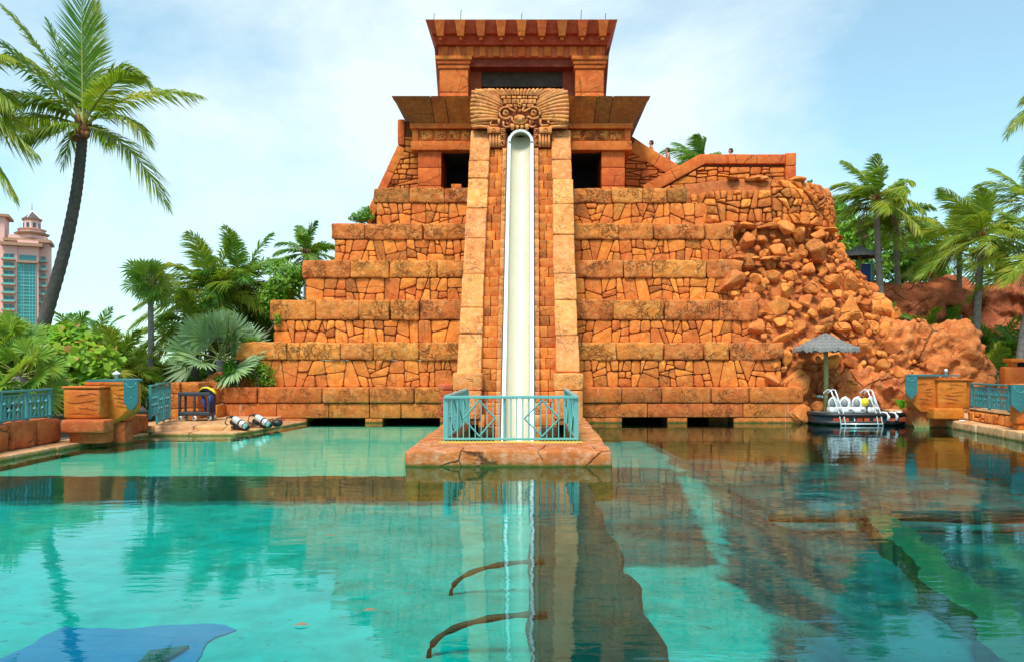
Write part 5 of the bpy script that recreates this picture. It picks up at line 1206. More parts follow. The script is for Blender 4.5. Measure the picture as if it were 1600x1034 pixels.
def fan_leaf(parent, base, tip, r, mat='leaf_fan', n=26, spread=150, droop=.25, w=.07, nrm=None, name='fan_leaf'):
    mb = MB(); ax = (tip - base).normalized(); mid = base.lerp(tip, .5) + Z * .05 * (tip - base).length
    tube(mb, [base, mid, tip], [.025, .02, .015], 4, cap=False); nr = len(mb.f)
    side = ax.cross(Z if abs(ax.z) < .9 else Vector((0, 1, 0))).normalized(); up = side.cross(ax).normalized()
    if nrm is not None:                            # blade turned to show its face
        up = (up * .4 + nrm * .8); up = (up - ax * up.dot(ax)).normalized(); side = ax.cross(up).normalized()
    for k in range(n):
        a = rad(-spread + 2 * spread * k / (n - 1)) + rv.uniform(-.03, .03)
        d = (ax * math.cos(a) + side * math.sin(a) + up * (.12 + rv.uniform(-.06, .1))).normalized(); L = r * (.72 + .28 * math.cos(a * .6)) * rv.uniform(.9, 1.05)
        ww = (side * math.cos(a) - ax * math.sin(a)).normalized() * w * r + up * w * r * (.35 if k % 2 else -.35)
        m1 = tip + d * L * .55 - Z * droop * L * .08; e = tip + d * L * .95 - Z * droop * L * rv.uniform(.3, .6)
        i0 = len(mb.v); mb.v += [tuple(tip), tuple(m1 - ww), tuple(m1 + ww), tuple(e)]; mb.f += [(i0, i0 + 1, i0 + 2), (i0 + 1, i0 + 3, i0 + 2)]
    o = mb.build(name, mat, parent); o.data.materials.append(M['rachis']); mi = np.zeros(len(mb.f), dtype=np.int32); mi[:nr] = 1; o.data.polygons.foreach_set('material_index', mi); return o
def fan_crown(parent, c, n, pet, r, mat="leaf_fan", lo=-55, hi=85, seg=26, jit=.14, **kw):
    for i in range(n):
        el = rad(hi + (lo - hi) * ((i + .5) / n) ** .9 + rv.uniform(-6, 6)); az = i * 2.39996 + rv.uniform(-.2, .2)
        d = Vector((math.cos(az) * math.cos(el), math.sin(az) * math.cos(el), math.sin(el)))
        q = pet * rv.uniform(1 - jit, 1 + jit); fan_leaf(parent, c + d * .1, c + d * q - Z * .06 * q, r * rv.uniform(1 - jit, 1 + jit * .6), mat, nrm=Vector((0, -1, .15)), n=seg, **kw)
def leaves(parent, blobs, n, size, mat, name='foliage', seed=1, mat2=None, frac=0.0, shell=.45, round_=False):
    # many separate leaf blades through the volume of a few blobs
    g = np.random.default_rng(seed); vol = np.array([b[3] * b[4] * b[5] for b in blobs]) ** .75; pick = g.choice(len(blobs), n, p=vol / vol.sum()); Bb = np.array(blobs)[pick]
    d = g.normal(size=(n, 3)); d /= np.linalg.norm(d, axis=1)[:, None]; rr = (shell + (1 - shell) * g.random(n) ** .6)[:, None]
    lump = np.array([noise.noise(Vector(tuple(x * 2.6)) + Vector((b, b * 2, 0))) for x, b in zip(d, pick)])
    c = Bb[:, :3] + d * rr * Bb[:, 3:6] * (1 + .38 * lump)[:, None]
    nn = d * .7 + g.normal(size=(n, 3)) * .55 + np.array([0, -.2, .5]); nn /= np.linalg.norm(nn, axis=1)[:, None]
    t = np.cross(nn, g.normal(size=(n, 3))); t /= np.linalg.norm(t, axis=1)[:, None]; b = np.cross(nn, t)
    s = (size * g.uniform(.65, 1.25, n))[:, None]
    if round_:
        an = [0, .9, 1.9, 3.14, 4.3, 5.35]; vs = np.stack([c + t * s * math.cos(a) * .95 + b * s * math.sin(a) * .85 + nn * s * (.12 if i % 2 else 0) for i, a in enumerate(an)], 1).reshape(-1, 3); k = 6
    else:
        vs = np.stack([c - t * s, c - b * s * .42 + nn * s * .12, c + t * s * 1.1 - nn * s * .2, c + b * s * .42 + nn * s * .12], 1).reshape(-1, 3); k = 4
    me = bpy.data.meshes.new(name); me.vertices.add(len(vs)); me.vertices.foreach_set('co', vs.astype(np.float32).ravel())
    me.loops.add(n * k); me.loops.foreach_set('vertex_index', np.arange(n * k, dtype=np.int32)); me.polygons.add(n); me.polygons.foreach_set('loop_start', np.arange(0, n * k, k, dtype=np.int32))
    me.materials.append(M[mat])
    if mat2: me.materials.append(M[mat2]); me.polygons.foreach_set('material_index', (g.random(n) < frac).astype(np.int32))
    me.update(calc_edges=True); me.validate()
    o = bpy.data.objects.new(name, me); C.objects.link(o)
    if parent is not None: attach(o, parent)
    return o
def stems(parent, base, blobs, r=.05):
    mb = MB()
    for b in blobs:
        e = Vector(b[:3]); tube(mb, [Vector(base), Vector(base).lerp(e, .5) + Vector((rv.uniform(-.2, .2), rv.uniform(-.2, .2), .1)), e], [r, r * .7, r * .35], 6)
        for k in range(3): tube(mb, [e - Z * .2, e + Vector((rv.uniform(-1, 1) * b[3], rv.uniform(-1, 1) * b[4], rv.uniform(-.2, .9) * b[5])) * .75], [r * .4, r * .12], 4)
    mb.build('stem', 'stem', parent)
def shrub(name, label, cat, base, blobs, n, size, mat, seed, group=None, **kw):
    t = thing(name, label, cat, base, group); stems(t, base, blobs); leaves(t, blobs, n, size, mat, seed=seed, **kw); return t

# big leaning coconut palm on the left
d0 = 27.0
t = thing('coconut_palm', 'tall leaning coconut palm with wide crown in front of the pink hotel', 'palm', P(35, 640, d0))
trunk(t, [P(30, 660, d0), P(52, 565, d0), P(76, 480, d0), P(100, 395, d0), P(117, 315, d0), P(125, 255, d0), P(129, 212, d0)], .26, .165, 'trunk_dark')
cc = P(130, 205, d0); boot(t, cc + Z * .05, .22); nuts(t, cc, .25, 4)
def hero(mx, my, tx, ty, dy=0., my_=0., leaf=1.0, hang=.5, n=84, mat='leaf_coco', sp=1.0):
    pinnate(t, cc + Z * .15, P(mx, my, d0 + my_), P(tx, ty, d0 + dy), leaf, n, hang, mat, Vector((0, 0, 0)), .035, sp, .038)
hero(128, 95, 128, -35, -.3, -.2, 1.25, .05, 74, 'leaf_deep'); hero(140, 110, 150, 5, 1.2, .8, 1.0, .1)
hero(88, 95, 3, 10, .2, .4, 1.0, .35); hero(70, 120, -10, 60, -1.0, -.8, 1.05, .5, 64, 'leaf_deep'); hero(95, 120, 30, 85, 1.8, 1.2)
hero(70, 130, -25, 160, -.4, -.5, 1.0, .7); hero(60, 165, -40, 205, .8, .4, .95, .75); hero(95, 185, 40, 215, -1.4, -1.2, .8, .8)
hero(110, 195, 98, 262, .6, .3, .55, .8, 40, 'leaf_deep'); hero(165, 70, 232, 130, 1.0, .9, .95, .55); hero(168, 115, 218, 118, -1.6, -1.4, .9, .4)
hero(205, 125, 312, 150, .1, .2, 1.0, .6, 70); hero(190, 150, 232, 222, -1.2, -1.0, .85, .65); hero(205, 205, 262, 325, -.3, -.4, 1.0, .45, 66)
hero(150, 190, 172, 222, 1.4, 1.0, .7, .7, 44, 'leaf_deep'); hero(112, 120, 75, 35, 1.0, .8, 1.0, .2, 60, 'leaf_deep')
# neighbour palm whose crown is just outside the left edge
t = thing('coconut_palm', 'coconut palm beyond the left photo edge showing only its hanging frond tips', 'palm', P(-95, 640, 25))
trunk(t, [P(-95, 660, 25), P(-90, 400, 25), P(-75, 170, 25)], .24, .17, 'trunk_dark'); cc = P(-75, 160, 25); d0 = 25.0; boot(t, cc, .22)
for a in ((-30, 110, 22, 165), (-30, 160, 55, 240), (-40, 210, 22, 305), (-40, 60, 22, 95), (-60, 60, -20, -40), (-120, 100, -200, 160), (-110, 180, -190, 280), (-80, 60, -120, -20), (-40, 140, 45, 205)): hero(*a, rv.uniform(-.6, .6), 0, .95, .7)
# palm at the right edge, only its frond tip in view
t = thing('coconut_palm', 'coconut palm beyond the right photo edge with one frond tip entering the sky', 'palm', P(1690, 640, 27)); d0 = 27.0
trunk(t, [P(1690, 660, 27), P(1695, 400, 27), P(1690, 190, 27)], .24, .17); cc = P(1690, 180, 27); boot(t, cc, .22)
for a in ((1630, 130, 1574, 212), (1640, 180, 1604, 275), (1660, 90, 1620, 40), (1740, 120, 1800, 200), (1700, 80, 1720, 0), (1650, 110, 1606, 150)): hero(*a, rv.uniform(-.6, .6), 0, .9, .5)

# palms on the right hill, blown to the left
wd = Vector((-.42, 0, -.05))
def coco(label, base, top, d, n, L, leaf, r0=.2, r1=.13, lean=0., group=None, wind=wd, tr='trunk', **kw):
    b_, tp = P(*base, d), P(*top, d); t = thing('coconut_palm', label, 'palm', b_, group)
    trunk(t, [b_, b_.lerp(tp, .35) + Vector((lean, 0, 0)), b_.lerp(tp, .7) + Vector((lean * .8, 0, 0)), tp], r0, r1, tr); c_ = tp + Z * .12
    boot(t, c_, r1 * 1.55); crown(t, c_, n, L, leaf, wind=wind, **kw); return t
gp = 'coconut palms on the right hill'
coco('coconut palm nearest the rock mound on the right, taller of the left pair', (1384, 520), (1370, 318), 40, 19, 3.0, .85, .19, .14, -.12, gp, lo=-12)
coco('coconut palm with slim trunk right behind the one nearest the mound', (1407, 520), (1401, 352), 42, 16, 2.9, .8, .17, .13, -.06, gp, Vector((-.3, 0, 0)))
coco('slim coconut palm half covered by the tall palm right of it', (1499, 560), (1499, 396), 43, 16, 3.3, .9, .17, .13, 0, gp, Vector((-.5, 0, -.05)))
coco('tall coconut palm with bent trunk and upright spear leaf on the right hill', (1527, 600), (1535, 376), 38, 19, 3.4, .95, .21, .15, -.12, gp, Vector((-.30, 0, 0)), hi=86)
coco('leaning coconut palm with its crown cut by the right photo edge', (1590, 600), (1625, 400), 36, 15, 3.1, .9, .2, .14, -.15, gp, Vector((-.35, 0, 0)))
coco('distant coconut palm low behind the red rocks on the right', (1570, 480), (1560, 445), 55, 15, 4.0, 1.0, .2, .15, 0, gp)
coco('coconut palm far right behind the edge palm', (1640, 500), (1612, 320), 46, 16, 3.6, .9, .2, .14, 0, gp)
coco('palm top showing behind the stair wall right of the temple', (1090, 420), (1095, 262), 52, 18, 2.9, .85, .18, .13, 0, None, Vector((-.55, 0, -.1)), mat='leaf_deep')
coco('small palm top just past the right end of the stair wall', (1255, 420), (1262, 312), 52, 11, 1.6, .6, .14, .1, 0, None, mat='leaf_deep')
def areca(label, base, d, n, L, leaf, mat='leaf_deep', group=None, lo=10, hi=84, **kw):
    c_ = P(*base, d); t = thing('leafy_palm', label, 'palm', c_, group)
    mb = MB()
    for k in range(5): tube(mb, [c_ + Vector((rv.uniform(-.2, .2), rv.uniform(-.2, .2), -1.2)), c_ + Vector((rv.uniform(-.1, .1), 0, .25))], .05, 6)
    mb.build('trunk', 'trunk', t); crown(t, c_, n, L, leaf, mat, Vector((0, 0, 0)), lo, hi, .4, 40, .035, .75, **kw); return t
ga = 'leafy palms among the right rocks'
areca('dark leafy palm tucked behind the mound left of the paired trunks', (1375, 512), 39, 13, 1.9, .6, group=ga)
areca('leafy palm between the paired trunks and the red rock', (1412, 508), 41, 9, 1.5, .5, 'leaf_coco', ga)
areca('dark leafy palm left of the slim trunk among red rocks', (1478, 530), 41.5, 15, 2.6, .7, group=ga)
areca('broad leafy palm right of the bent trunk in front of red rock', (1558, 560), 39.5, 18, 3.0, .8, group=ga)
areca('bright leafy palm in front of the red rock left of the slim trunk', (1448, 520), 40.5, 13, 1.8, .6, 'leaf_coco', ga)
areca('bright leafy palm between slim trunk and bent trunk', (1512, 540), 40, 13, 1.9, .6, 'leaf_coco', ga)
areca('low leafy palm at the foot of the edge palm', (1545, 590), 37, 11, 2.2, .6, 'leaf_coco', ga)
areca('leafy palm at far right behind the orange parapet', (1596, 555), 37.5, 13, 2.2, .7, 'leaf_deep', ga)
# strap leaves of the dock plant
tdp = bpy.data.objects['dock_plant']
for k in range(15):
    c_ = Vector((PX(1413 + rv.uniform(-5, 6), 28.9), 28.9, .5)); a = rv.uniform(0, 6.28); mb = MB(); e = c_ + Vector((.45 * math.cos(a), .25 * math.sin(a), rv.uniform(.05, .45))); md_ = c_.lerp(e, .5) + Z * .2
    w = Vector((.05, 0, .01)); mb.add([c_ - w * .5, c_ + w * .5, md_ - w, md_ + w, e], [(0, 1, 3, 2), (2, 3, 4)]); mb.build('leaf', 'leaf_grape', tdp)
t = thing('dry_reeds', 'tuft of dry yellow reeds at the waterline under the right planter', 'reeds', (PX(1440, 27), 26.9, 0))
mb = MB()
for k in range(60):
    x = PX(1436 + rv.uniform(-5, 14), 26.9); p_ = Vector((x, 26.9 + rv.uniform(-.1, .1), -.1)); e = p_ + Vector((rv.uniform(-.2, .2), 0, rv.uniform(.2, .5))); mb.add([p_ - Vector((.012, 0, 0)), p_ + Vector((.012, 0, 0)), e], [(0, 1, 2)])
o = kind(mb.build('reed_blade', 'pole', t), 'stuff')
# broadleaf trees behind the right palms
def tree(label, base, d, blobs, n, size, seed, mat='leaf_tree', group='broadleaf trees on the right hill'):
    b_ = P(*base, d); t = thing('broadleaf_tree', label, 'tree', b_, group)
    bl = [B(*q) for q in blobs]; mb = MB(); c0 = Vector(bl[0][:3])
    tube(mb, [b_, b_.lerp(c0, .6), c0], [.28, .2, .1], 8)
    for q in bl:
        e = Vector(q[:3]); tube(mb, [b_.lerp(c0, .5), b_.lerp(e, .75) + Z * .2, e], [.14, .08, .03], 6)
    mb.build('trunk', 'stem', t, True); leaves(t, bl, n, size, mat, 'crown', seed, shell=.25); return t
tree('dense green broadleaf tree behind the small thatched umbrella', (1335, 470), 47, [(1330, 385, 47, 38, 40, 1.6), (1365, 360, 48, 36, 34, 1.6), (1318, 350, 48, 26, 26, 1.3), (1400, 395, 47.5, 30, 36, 1.5), (1345, 420, 47, 45, 30, 1.6)], 5200, .17, 3)
tree('lighter green broadleaf tree right of the paired palm trunks', (1435, 480), 48, [(1430, 395, 48, 32, 36, 1.6), (1418, 430, 48, 36, 30, 1.5), (1450, 420, 48, 26, 22, 1.2), (1440, 360, 49, 26, 22, 1.2)], 3800, .16, 4)
tree('sparse small tree against the sky at the red rock crest', (1480, 470), 50, [(1472, 425, 50, 16, 15, .7), (1490, 440, 50, 14, 12, .6)], 420, .15, 5)
tree('green tree mass above the mound edge behind both palms', (1300, 460), 52, [(1305, 330, 52, 20, 22, 1.2), (1310, 400, 52, 22, 40, 1.2)], 1500, .18, 6)

# ------------------------------------------------------------------ left garden
# slim fan palm
c_ = P(236, 440, 31); t = thing('fan_palm', 'slim fan palm with single straight grey trunk left of the palm thicket', 'palm', P(236, 620, 31))
trunk(t, [P(236, 640, 31), P(236, 540, 31), P(235, 445, 31)], .14, .10); boot(t, c_ - Z * .1, .17, 'dead'); fan_crown(t, c_, 40, .52, .66, "leaf_fan", -62, 88, seg=17, spread=125, droop=.45, w=.06, jit=.38)
# silver fan palm before the terraces
c_ = P(345, 560, 30.6); t = thing('silver_fan_palm', 'big silvery green fan palm in front of the left terraces', 'palm', P(345, 620, 30.6))
trunk(t, [P(348, 625, 30.6), P(346, 590, 30.6), P(345, 562, 30.6)], .2, .18)
fan_crown(t, c_, 19, 1.05, 1.35, 'leaf_silver', -18, 80, seg=30, spread=82, droop=.14, w=.042)
fan_leaf(t, c_, P(355, 530, 29.7), 1.3, 'leaf_silver', 34, 88, .06, .045, Vector((0, -1, .1)))
# two coconut palms massed behind it
gl = 'coconut palms massed left of the temple'
coco('bushy coconut palm left of the temple with fronds hanging over the fan palms', (330, 620), (335, 462), 35, 25, 3.4, .95, .2, .15, 0, gl, Vector((-.12, 0, 0)), lo=-30)
coco('coconut palm close behind the stepped left flank of the temple', (385, 620), (378, 450), 36, 25, 3.6, .9, .2, .15, 0, gl, Vector((.05, 0, 0)), mat='leaf_deep', lo=-35)
coco('small palm crown rising behind the third left terrace', (478, 560), (478, 402), 42, 15, 2.3, .7, .16, .12, 0, None, Vector((.05, 0, 0)), mat='leaf_deep')
coco('low coconut palm behind the silver fan palm', (305, 620), (305, 520), 33, 18, 2.2, .8, .18, .13, 0, gl, Vector((0, 0, 0)))
def bush(label, base, d, blobs, n, size, mat, seed, **kw): return shrub('shrub', label, 'shrub', P(*base, d), [B(*q) for q in blobs], n, size, mat, seed, **kw)
bush('yellow green vine covered bush against the left flank of the temple', (445, 470), 34.5, [(445, 442, 34.5, 28, 34, .9), (425, 470, 34.5, 22, 28, .8), (462, 430, 34.6, 16, 18, .6)], 2600, .11, 'leaf_grape', 7)
bush('small leafy bush on the fourth left terrace', (565, 350), 34.0, [(564, 340, 34.0, 19, 9, .4), (572, 332, 34.2, 9, 9, .3)], 700, .075, 'leaf_tree', 8)
bush('creeper hanging over the lowest left terrace wall', (405, 605), 29.85, [(405, 583, 29.85, 24, 19, .14), (398, 570, 29.85, 14, 9, .12), (420, 597, 29.85, 10, 7, .1)], 1100, .065, 'leaf_grape', 9, mat2='leaf_tree', frac=.5)
bush('leafy weeds filling the corner beside the lowest left terrace', (360, 600), 29.6, [(361, 585, 29.7, 13, 18, .4), (345, 596, 29.6, 16, 10, .4), (358, 572, 29.8, 9, 8, .3)], 1000, .08, 'leaf_grape', 10)
bush('small weeds on top of the second left terrace', (400, 536), 30.4, [(392, 531, 30.4, 16, 5, .3), (434, 500, 31.0, 6, 10, .15)], 330, .06, 'leaf_grape', 12)
crag('garden_rock', 'pale reddish garden rock behind the cart wall', 'rock', [B(338, 600, 29.6, 14, 12, .4), B(322, 604, 29.7, 10, 9, .4)], 'crag', .07, .25, .5, .05, .15)
# sea grape bush
bush('dense sea grape bush with round russet tipped leaves behind the left planter', (120, 640), 26.5, [(118, 560, 26.5, 52, 40, 1.3), (90, 585, 26.3, 38, 36, 1.2), (150, 575, 26.4, 34, 34, 1.1), (105, 525, 27, 30, 20, .9), (120, 610, 26.2, 70, 26, 1.0)], 4200, .135, 'leaf_grape', 13, mat2='leaf_red', frac=.07, round_=True, shell=.55)
# fan palm thicket at the left edge
for k, (px, py, d, n, r, lb) in enumerate(((6, 548, 23.5, 24, .82, 'bushy fan palm at the left edge, the upper of the two behind the railing'), (30, 588, 22.6, 22, .78, 'bushy fan palm at the left edge with leaves hanging low over the railing'))):
    c_ = P(px, py, d); t = thing('fan_palm', lb, 'palm', P(px, 660, d)); trunk(t, [P(px + 6, 665, d), P(px + 2, 620, d), c_], .22, .2, 'trunk'); fan_crown(t, c_, n, .75, r, 'leaf_fan', -45, 80, seg=26, spread=120, droop=.35, w=.06)
# low palms and shrubs between hotel and temple
gb = 'low palms in the left garden'
for k, (px, py, d, n, L, m_, lb) in enumerate(((118, 545, 34, 14, 2.4, 'leaf_deep', 'low palm right behind the leaning trunk'), (150, 540, 42, 14, 2.6, 'leaf_deep', 'low palm with bluish tips behind the sea grape bush'), (185, 566, 33, 16, 2.2, 'leaf_coco', 'low palm rising at the right end of the sea grape bush'), (200, 596, 30, 15, 1.7, 'leaf_coco', 'low palm with bright arching fronds left of the slim trunk'), (260, 604, 31.8, 13, 1.5, 'leaf_coco', 'low palm right of the slim trunk behind the gate'), (160, 600, 29, 14, 1.9, 'leaf_coco', 'low palm directly behind the left planter'), (60, 560, 38, 13, 2.4, 'leaf_deep', 'low palm behind the base of the leaning trunk'))):
    areca(lb, (px, py), d, n, L, .75, m_, gb, lo=-5)
bush('pale green shrub in the gap beside the slim palm trunk', (275, 620), 38, [(272, 575, 38, 22, 16, .8), (262, 600, 37, 34, 20, .9), (300, 590, 37, 26, 24, .9)], 1800, .12, 'leaf_grape', 14)
bush('dark hedge closing the garden behind the low palms', (150, 620), 46, [(60, 580, 46, 50, 28, 1.2), (130, 575, 46, 50, 30, 1.2), (195, 575, 46, 45, 26, 1.2), (250, 590, 46, 40, 18, 1.2)], 4200, .2, 'leaf_tree', 15)
bush('dark undergrowth below the palms left of the temple', (350, 620), 36, [(300, 600, 36, 40, 22, 1.0), (350, 560, 37, 50, 50, 1.0), (400, 530, 37, 40, 60, 1.0), (430, 500, 37.5, 26, 50, .9)], 4200, .16, 'leaf_tree', 16)
mb = MB(); a = P(258, 572, 70); rbox(mb, a.x - 1.6, a.x + 1.6, 70, 76, .3, a.z, .1, 1, .02); box(mb, a.x - 1.9, a.x + 1.9, 69.7, 76.3, a.z + .01, a.z + .2); tag(mb.build('garden_hut', 'slate'), 'grey roofed hut seen far behind the slim palm trunk', 'hut')

# ------------------------------------------------------------------ pink hotel tower, far left
ht = thing('hotel_tower', 'pink hotel tower with teal glass front and pointed roof turret', 'hotel', (PX(30, 350), 350, 0))
DH = 350.0
def hb(name, mat, x0, x1, y0, y1, da=0.0, dep=14., parent=None):
    a, b_ = P(x0, y1, DH), P(x1, y0, DH); mb = MB(); box(mb, a.x, b_.x, DH + da, DH + da + dep, a.z, b_.z); return mb.build(name, mat, parent or ht)
wl1 = hb('wall', 'pink', -60, 5, 338, 600, 6); w2 = hb('wall', 'pink', 5, 27, 385, 600, 0); w3 = hb('wall', 'pink', 26.9, 59, 375, 600, .6); w4 = hb('wall', 'pink', 58.8, 74, 375, 600, 4, 12)
hb('wall', 'pink', 12, 70, 366, 378, 3); hb('cornice', 'cornice', -60, 12, 334, 338, 4.5, 16)
hb('cornice', 'cornice', 2, 66, 380, 385, -2.2, 17); hb('cornice', 'cornice', 5, 78, 372, 376.5, 1.2, 17); hb('wall', 'pink', 58.5, 74, 376, 383, 3.9, 12)
for k in range(14):
    y = 398 + 13.1 * k
    for x0, x1, da, w in ((6.5, 22, 0, w2), (62, 68.5, 4, w4)):
        f = hb('window', 'glass_dark', x0, x1, y, y + 8, da - .25, .5, w)
        hb('balcony', 'cornice', x0 - 3, x1 + 2.5, y + 8.4, y + 10, da - 1.9, 2.2, w); hb('balcony_rail', 'mullion', x0 - 2.4, x1 + 2, y + 6, y + 8.3, da - 1.8, .15, w)
        hb('mullion', 'mullion', (x0 + x1) / 2 - .25, (x0 + x1) / 2 + .25, y, y + 8, da - .4, .14, w)
hb('cornice', 'cornice', 28, 58, 407.5, 411, -1.6, 2.6)
hb('window', 'glass', 30, 55.5, 398.5, 407, .3, .5, w3); cg = hb('curtain_wall', 'glass', 28, 55, 412, 560, .3, .5)
for x in (28.3, 33, 36.5, 45.5, 50, 54.6): hb('mullion', 'mullion', x - .45, x + .45, 412.1, 560, .12, .16, cg)
for k in range(28): hb('mullion', 'mullion', 28.4, 54.5, 414 + 5.2 * k, 414.9 + 5.2 * k + (.7 if k % 3 == 0 else 0), .1, .15, cg)
def oct_(name, mat, r, y0, y1, r2=None, par=None):
    mb = MB(); a, b_ = PZ(y1, DH), PZ(y0, DH); s_ = DH / F; lathe(mb, [(r * s_, a), ((r2 if r2 is not None else r) * s_, b_)], 8, (PX(46, DH), DH + 8, 0)); return mb.build(name, mat, par or ht)
tu = oct_('turret', 'pink', 22, 362, 370); oct_('turret_cornice', 'cornice', 26, 361, 364, 29, tu); oct_('turret_tier', 'pink', 21, 357, 361, None, tu); oct_('turret_cornice', 'pink', 22, 354.5, 357, 24, tu); oct_('turret_drum', 'pink', 14, 341, 354.5, None, tu)
for k in range(8):
    a = math.pi / 8 + k * math.pi / 4; mb = MB(); s_ = DH / F; T = Matrix.Translation((PX(46, DH), DH + 8, PZ(352, DH))) @ Matrix.Rotation(a, 4, 'Z'); box(mb, 12.6 * s_, 13.4 * s_, -2.6 * s_, 2.6 * s_, 0, 7.5 * s_, T); mb.build('turret_window', 'glass_dark', tu)
oct_('turret_cornice', 'cornice', 14.5, 337.5, 341, 17, tu); rf = oct_('roof', 'slate', 15, 324.5, 337.5, .3)
for k in range(4):
    a = math.pi / 4 + k * math.pi / 2 + .4; s_ = DH / F; mb = MB(); tube(mb, [Vector((PX(46, DH) + 15 * s_ * math.cos(a), DH + 8 + 15 * s_ * math.sin(a), PZ(337, DH))), Vector((PX(46, DH), DH + 8, PZ(324, DH)))], .35, 4); mb.build('roof_rib', 'white', rf)
mb = MB(); tube(mb, [Vector((PX(46, DH), DH + 8, PZ(326, DH))), Vector((PX(46, DH), DH + 8, PZ(310, DH)))], [.3, .08], 6); mb.build('spire', 'grey', rf)
ht.rotation_euler = (0, 0, rad(27)); ht.scale = (.87, 1, 1)

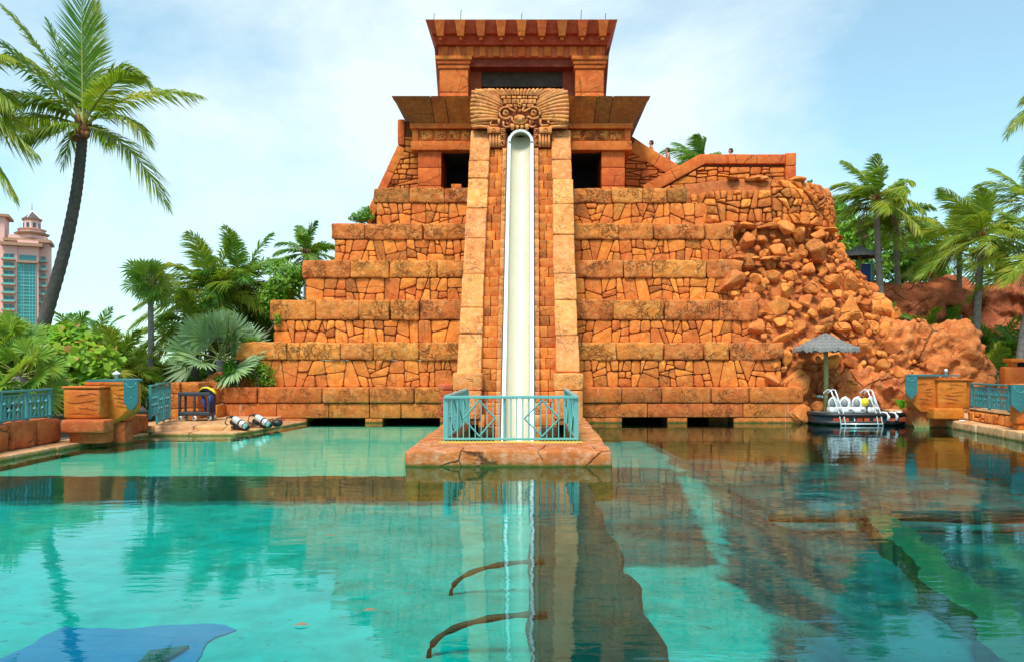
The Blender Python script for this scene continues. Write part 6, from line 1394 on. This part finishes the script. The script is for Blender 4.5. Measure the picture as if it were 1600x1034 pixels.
# ------------------------------------------------------------------ people on the stairs
def person(label, head, face, z_floor, lean=0.0, raise_=0.0, hairc='hair'):
    # head = world position of the head centre; one skinned figure standing on z_floor
    hx, hy, hz = head; Hh = hz - z_floor + .12; t = thing('person', label, 'person', (hx, hy, z_floor), 'people on the temple stairs')
    k = Hh / 1.75; fx = face
    def q(x, y, z, r): return (Vector((hx + (x + lean * z * .12) * fx, hy + y, z_floor + z * k)), r * k)
    L = [('pel', .0, 0, .93, .135), ('wst', .0, 0, 1.10, .125), ('chs', .02, 0, 1.32, .15), ('nkb', .02, 0, 1.47, .075), ('nck', .03, 0, 1.53, .058), ('jaw', .05, 0, 1.58, .075), ('hed', .03, 0, 1.65, .098), ('top', .02, 0, 1.70, .085), ('nos', .125, 0, 1.625, .018)]
    E = [(0, 1), (1, 2), (2, 3), (3, 4), (4, 5), (5, 6), (6, 7), (5, 8)]
    for s in (-1, 1):
        b0 = len(L); L += [('sh', .01, s * .19, 1.42, .062), ('el', -.02 + raise_ * .2, s * .25, 1.14, .042), ('wr', .12, s * .22, .93 + raise_ * .4, .03), ('hd', .18, s * .21, .87 + raise_ * .42, .035)]; E += [(2, b0), (b0, b0 + 1), (b0 + 1, b0 + 2), (b0 + 2, b0 + 3)]
        for fi in range(5): b1 = len(L); L += [('f', .2 + .02 * (fi == 4), s * (.21 + (fi - 2) * .018), .80 + raise_ * .42 - .012 * abs(fi - 2), .009)]; E += [(b0 + 3, b1)]
        b0 = len(L); L += [('hp', 0, s * .09, .88, .095), ('kn', .05 if s > 0 else -.02, s * .1, .50, .06), ('an', .0 if s > 0 else -.1, s * .1, .09, .042), ('to', .15 if s > 0 else .05, s * .11, .03, .035)]; E += [(0, b0), (b0, b0 + 1), (b0 + 1, b0 + 2), (b0 + 2, b0 + 3)]
    pts = [q(*a[1:]) for a in L]
    me = bpy.data.meshes.new('body'); me.from_pydata([tuple(p) for p, r in pts], E, []); me.materials.append(M['skin'])
    o = bpy.data.objects.new('body', me); C.objects.link(o); attach(o, t)
    sk = o.modifiers.new('skin', 'SKIN'); sk.use_smooth_shade = True
    if not me.skin_vertices: me.attributes.new('x', 'FLOAT', 'POINT')
    for i, (p, r) in enumerate(pts): me.skin_vertices[0].data[i].radius = (r, r)
    me.skin_vertices[0].data[0].use_root = True
    sb = o.modifiers.new('smooth', 'SUBSURF'); sb.levels = 1; sb.render_levels = 2
    mb = MB(); c_ = q(.0, 0, 1.69, .1)[0]; ellipsoid(mb, c_, .112 * k, .105 * k, .098 * k, 12, 8); c2 = q(-.03, 0, 1.63, .1)[0]; ellipsoid(mb, c2, .085 * k, .1 * k, .1 * k, 12, 8); mb.build('hair', hairc, t, True)
    mb = MB()
    for s in (-1, 1): ellipsoid(mb, q(.122, s * .035, 1.655, 0)[0], .012, .014, .01, 6, 4)
    mb.build('eye', 'hair', t, True)
    mb = MB()
    for s in (-1, 1): ellipsoid(mb, q(.03, s * .104, 1.63, 0)[0], .02, .012, .03, 6, 4)
    mb.build('ear', 'skin', t, True)
    mb = MB(); p_ = q(0, 0, .93, 0)[0]; ellipsoid(mb, p_, .17 * k, .2 * k, .16 * k, 12, 8)
    for s in (-1, 1): a, b_ = q(0, s * .09, .86, 0)[0], q(.03, s * .1, .55, 0)[0]; tube(mb, [a, b_], [.12, .1], 10)
    mb.build('shorts', 'shorts', t, True)
def stair_z(px):
    x = PX(px, 38.6); i = int((x - PX(992, 38.6)) / .36); return PZ(219, 38.6) - 1.75 - i * .235 + .35
h = P(1018, 224.5, 38.75); person('bare shouldered person with short dark hair highest on the stairs, beside the shrine', h, -1, h.z - 1.62)
h = P(1047, 236, 38.75); person('dark haired person leaning forward lower on the same stair, left of the palm top', h, -1, h.z - 1.62, .6, .5)
h = P(1144, 237, 38.2); person('bare shouldered person behind the level parapet right of the palm top', h, -1, h.z - 1.62, .3)

# leaves afloat
for px, py, lb in ((514, 838, 'small brown leaf floating on the teal water left of the slide reflection'), (577, 955, 'brown leaf floating on the water near the bottom centre'), (470, 978, 'dark leaf floating on the water right of the blue pool panel')):
    d = 1200 * CAMZ / (py - 570); x = PX(px, d); mb = MB(); mb.add([(x - .07, d, .012), (x, d - .03, .02), (x + .08, d + .01, .012), (x, d + .035, .025)], [(0, 1, 2, 3)]); tag(mb.build('fallen_leaf', 'dead'), lb, 'leaf')
for k, (x, y, lb) in enumerate(((-18.5, 22, 'rounded green bush in the garden left of the teal railing'), (-20.5, 30, 'tall green bush left of the leaning palm below the pink tower'), (-25, 38, 'dark green bush filling the garden far left below the hotel'))):
    bl = [(x, y, 1.3, 2.2, 2.0, 1.3), (x - 2.2, y + 1.0, 1.1, 2.0, 1.8, 1.1), (x + 1.2, y + 1.5, 1.0, 1.5, 1.5, 1.0)]
    shrub('shrub', lb, 'shrub', (x, y, .06), bl, 2600, .16, ('leaf_grape', 'leaf_tree', 'leaf_tree')[k], 40 + k, 'bushes in the left garden')
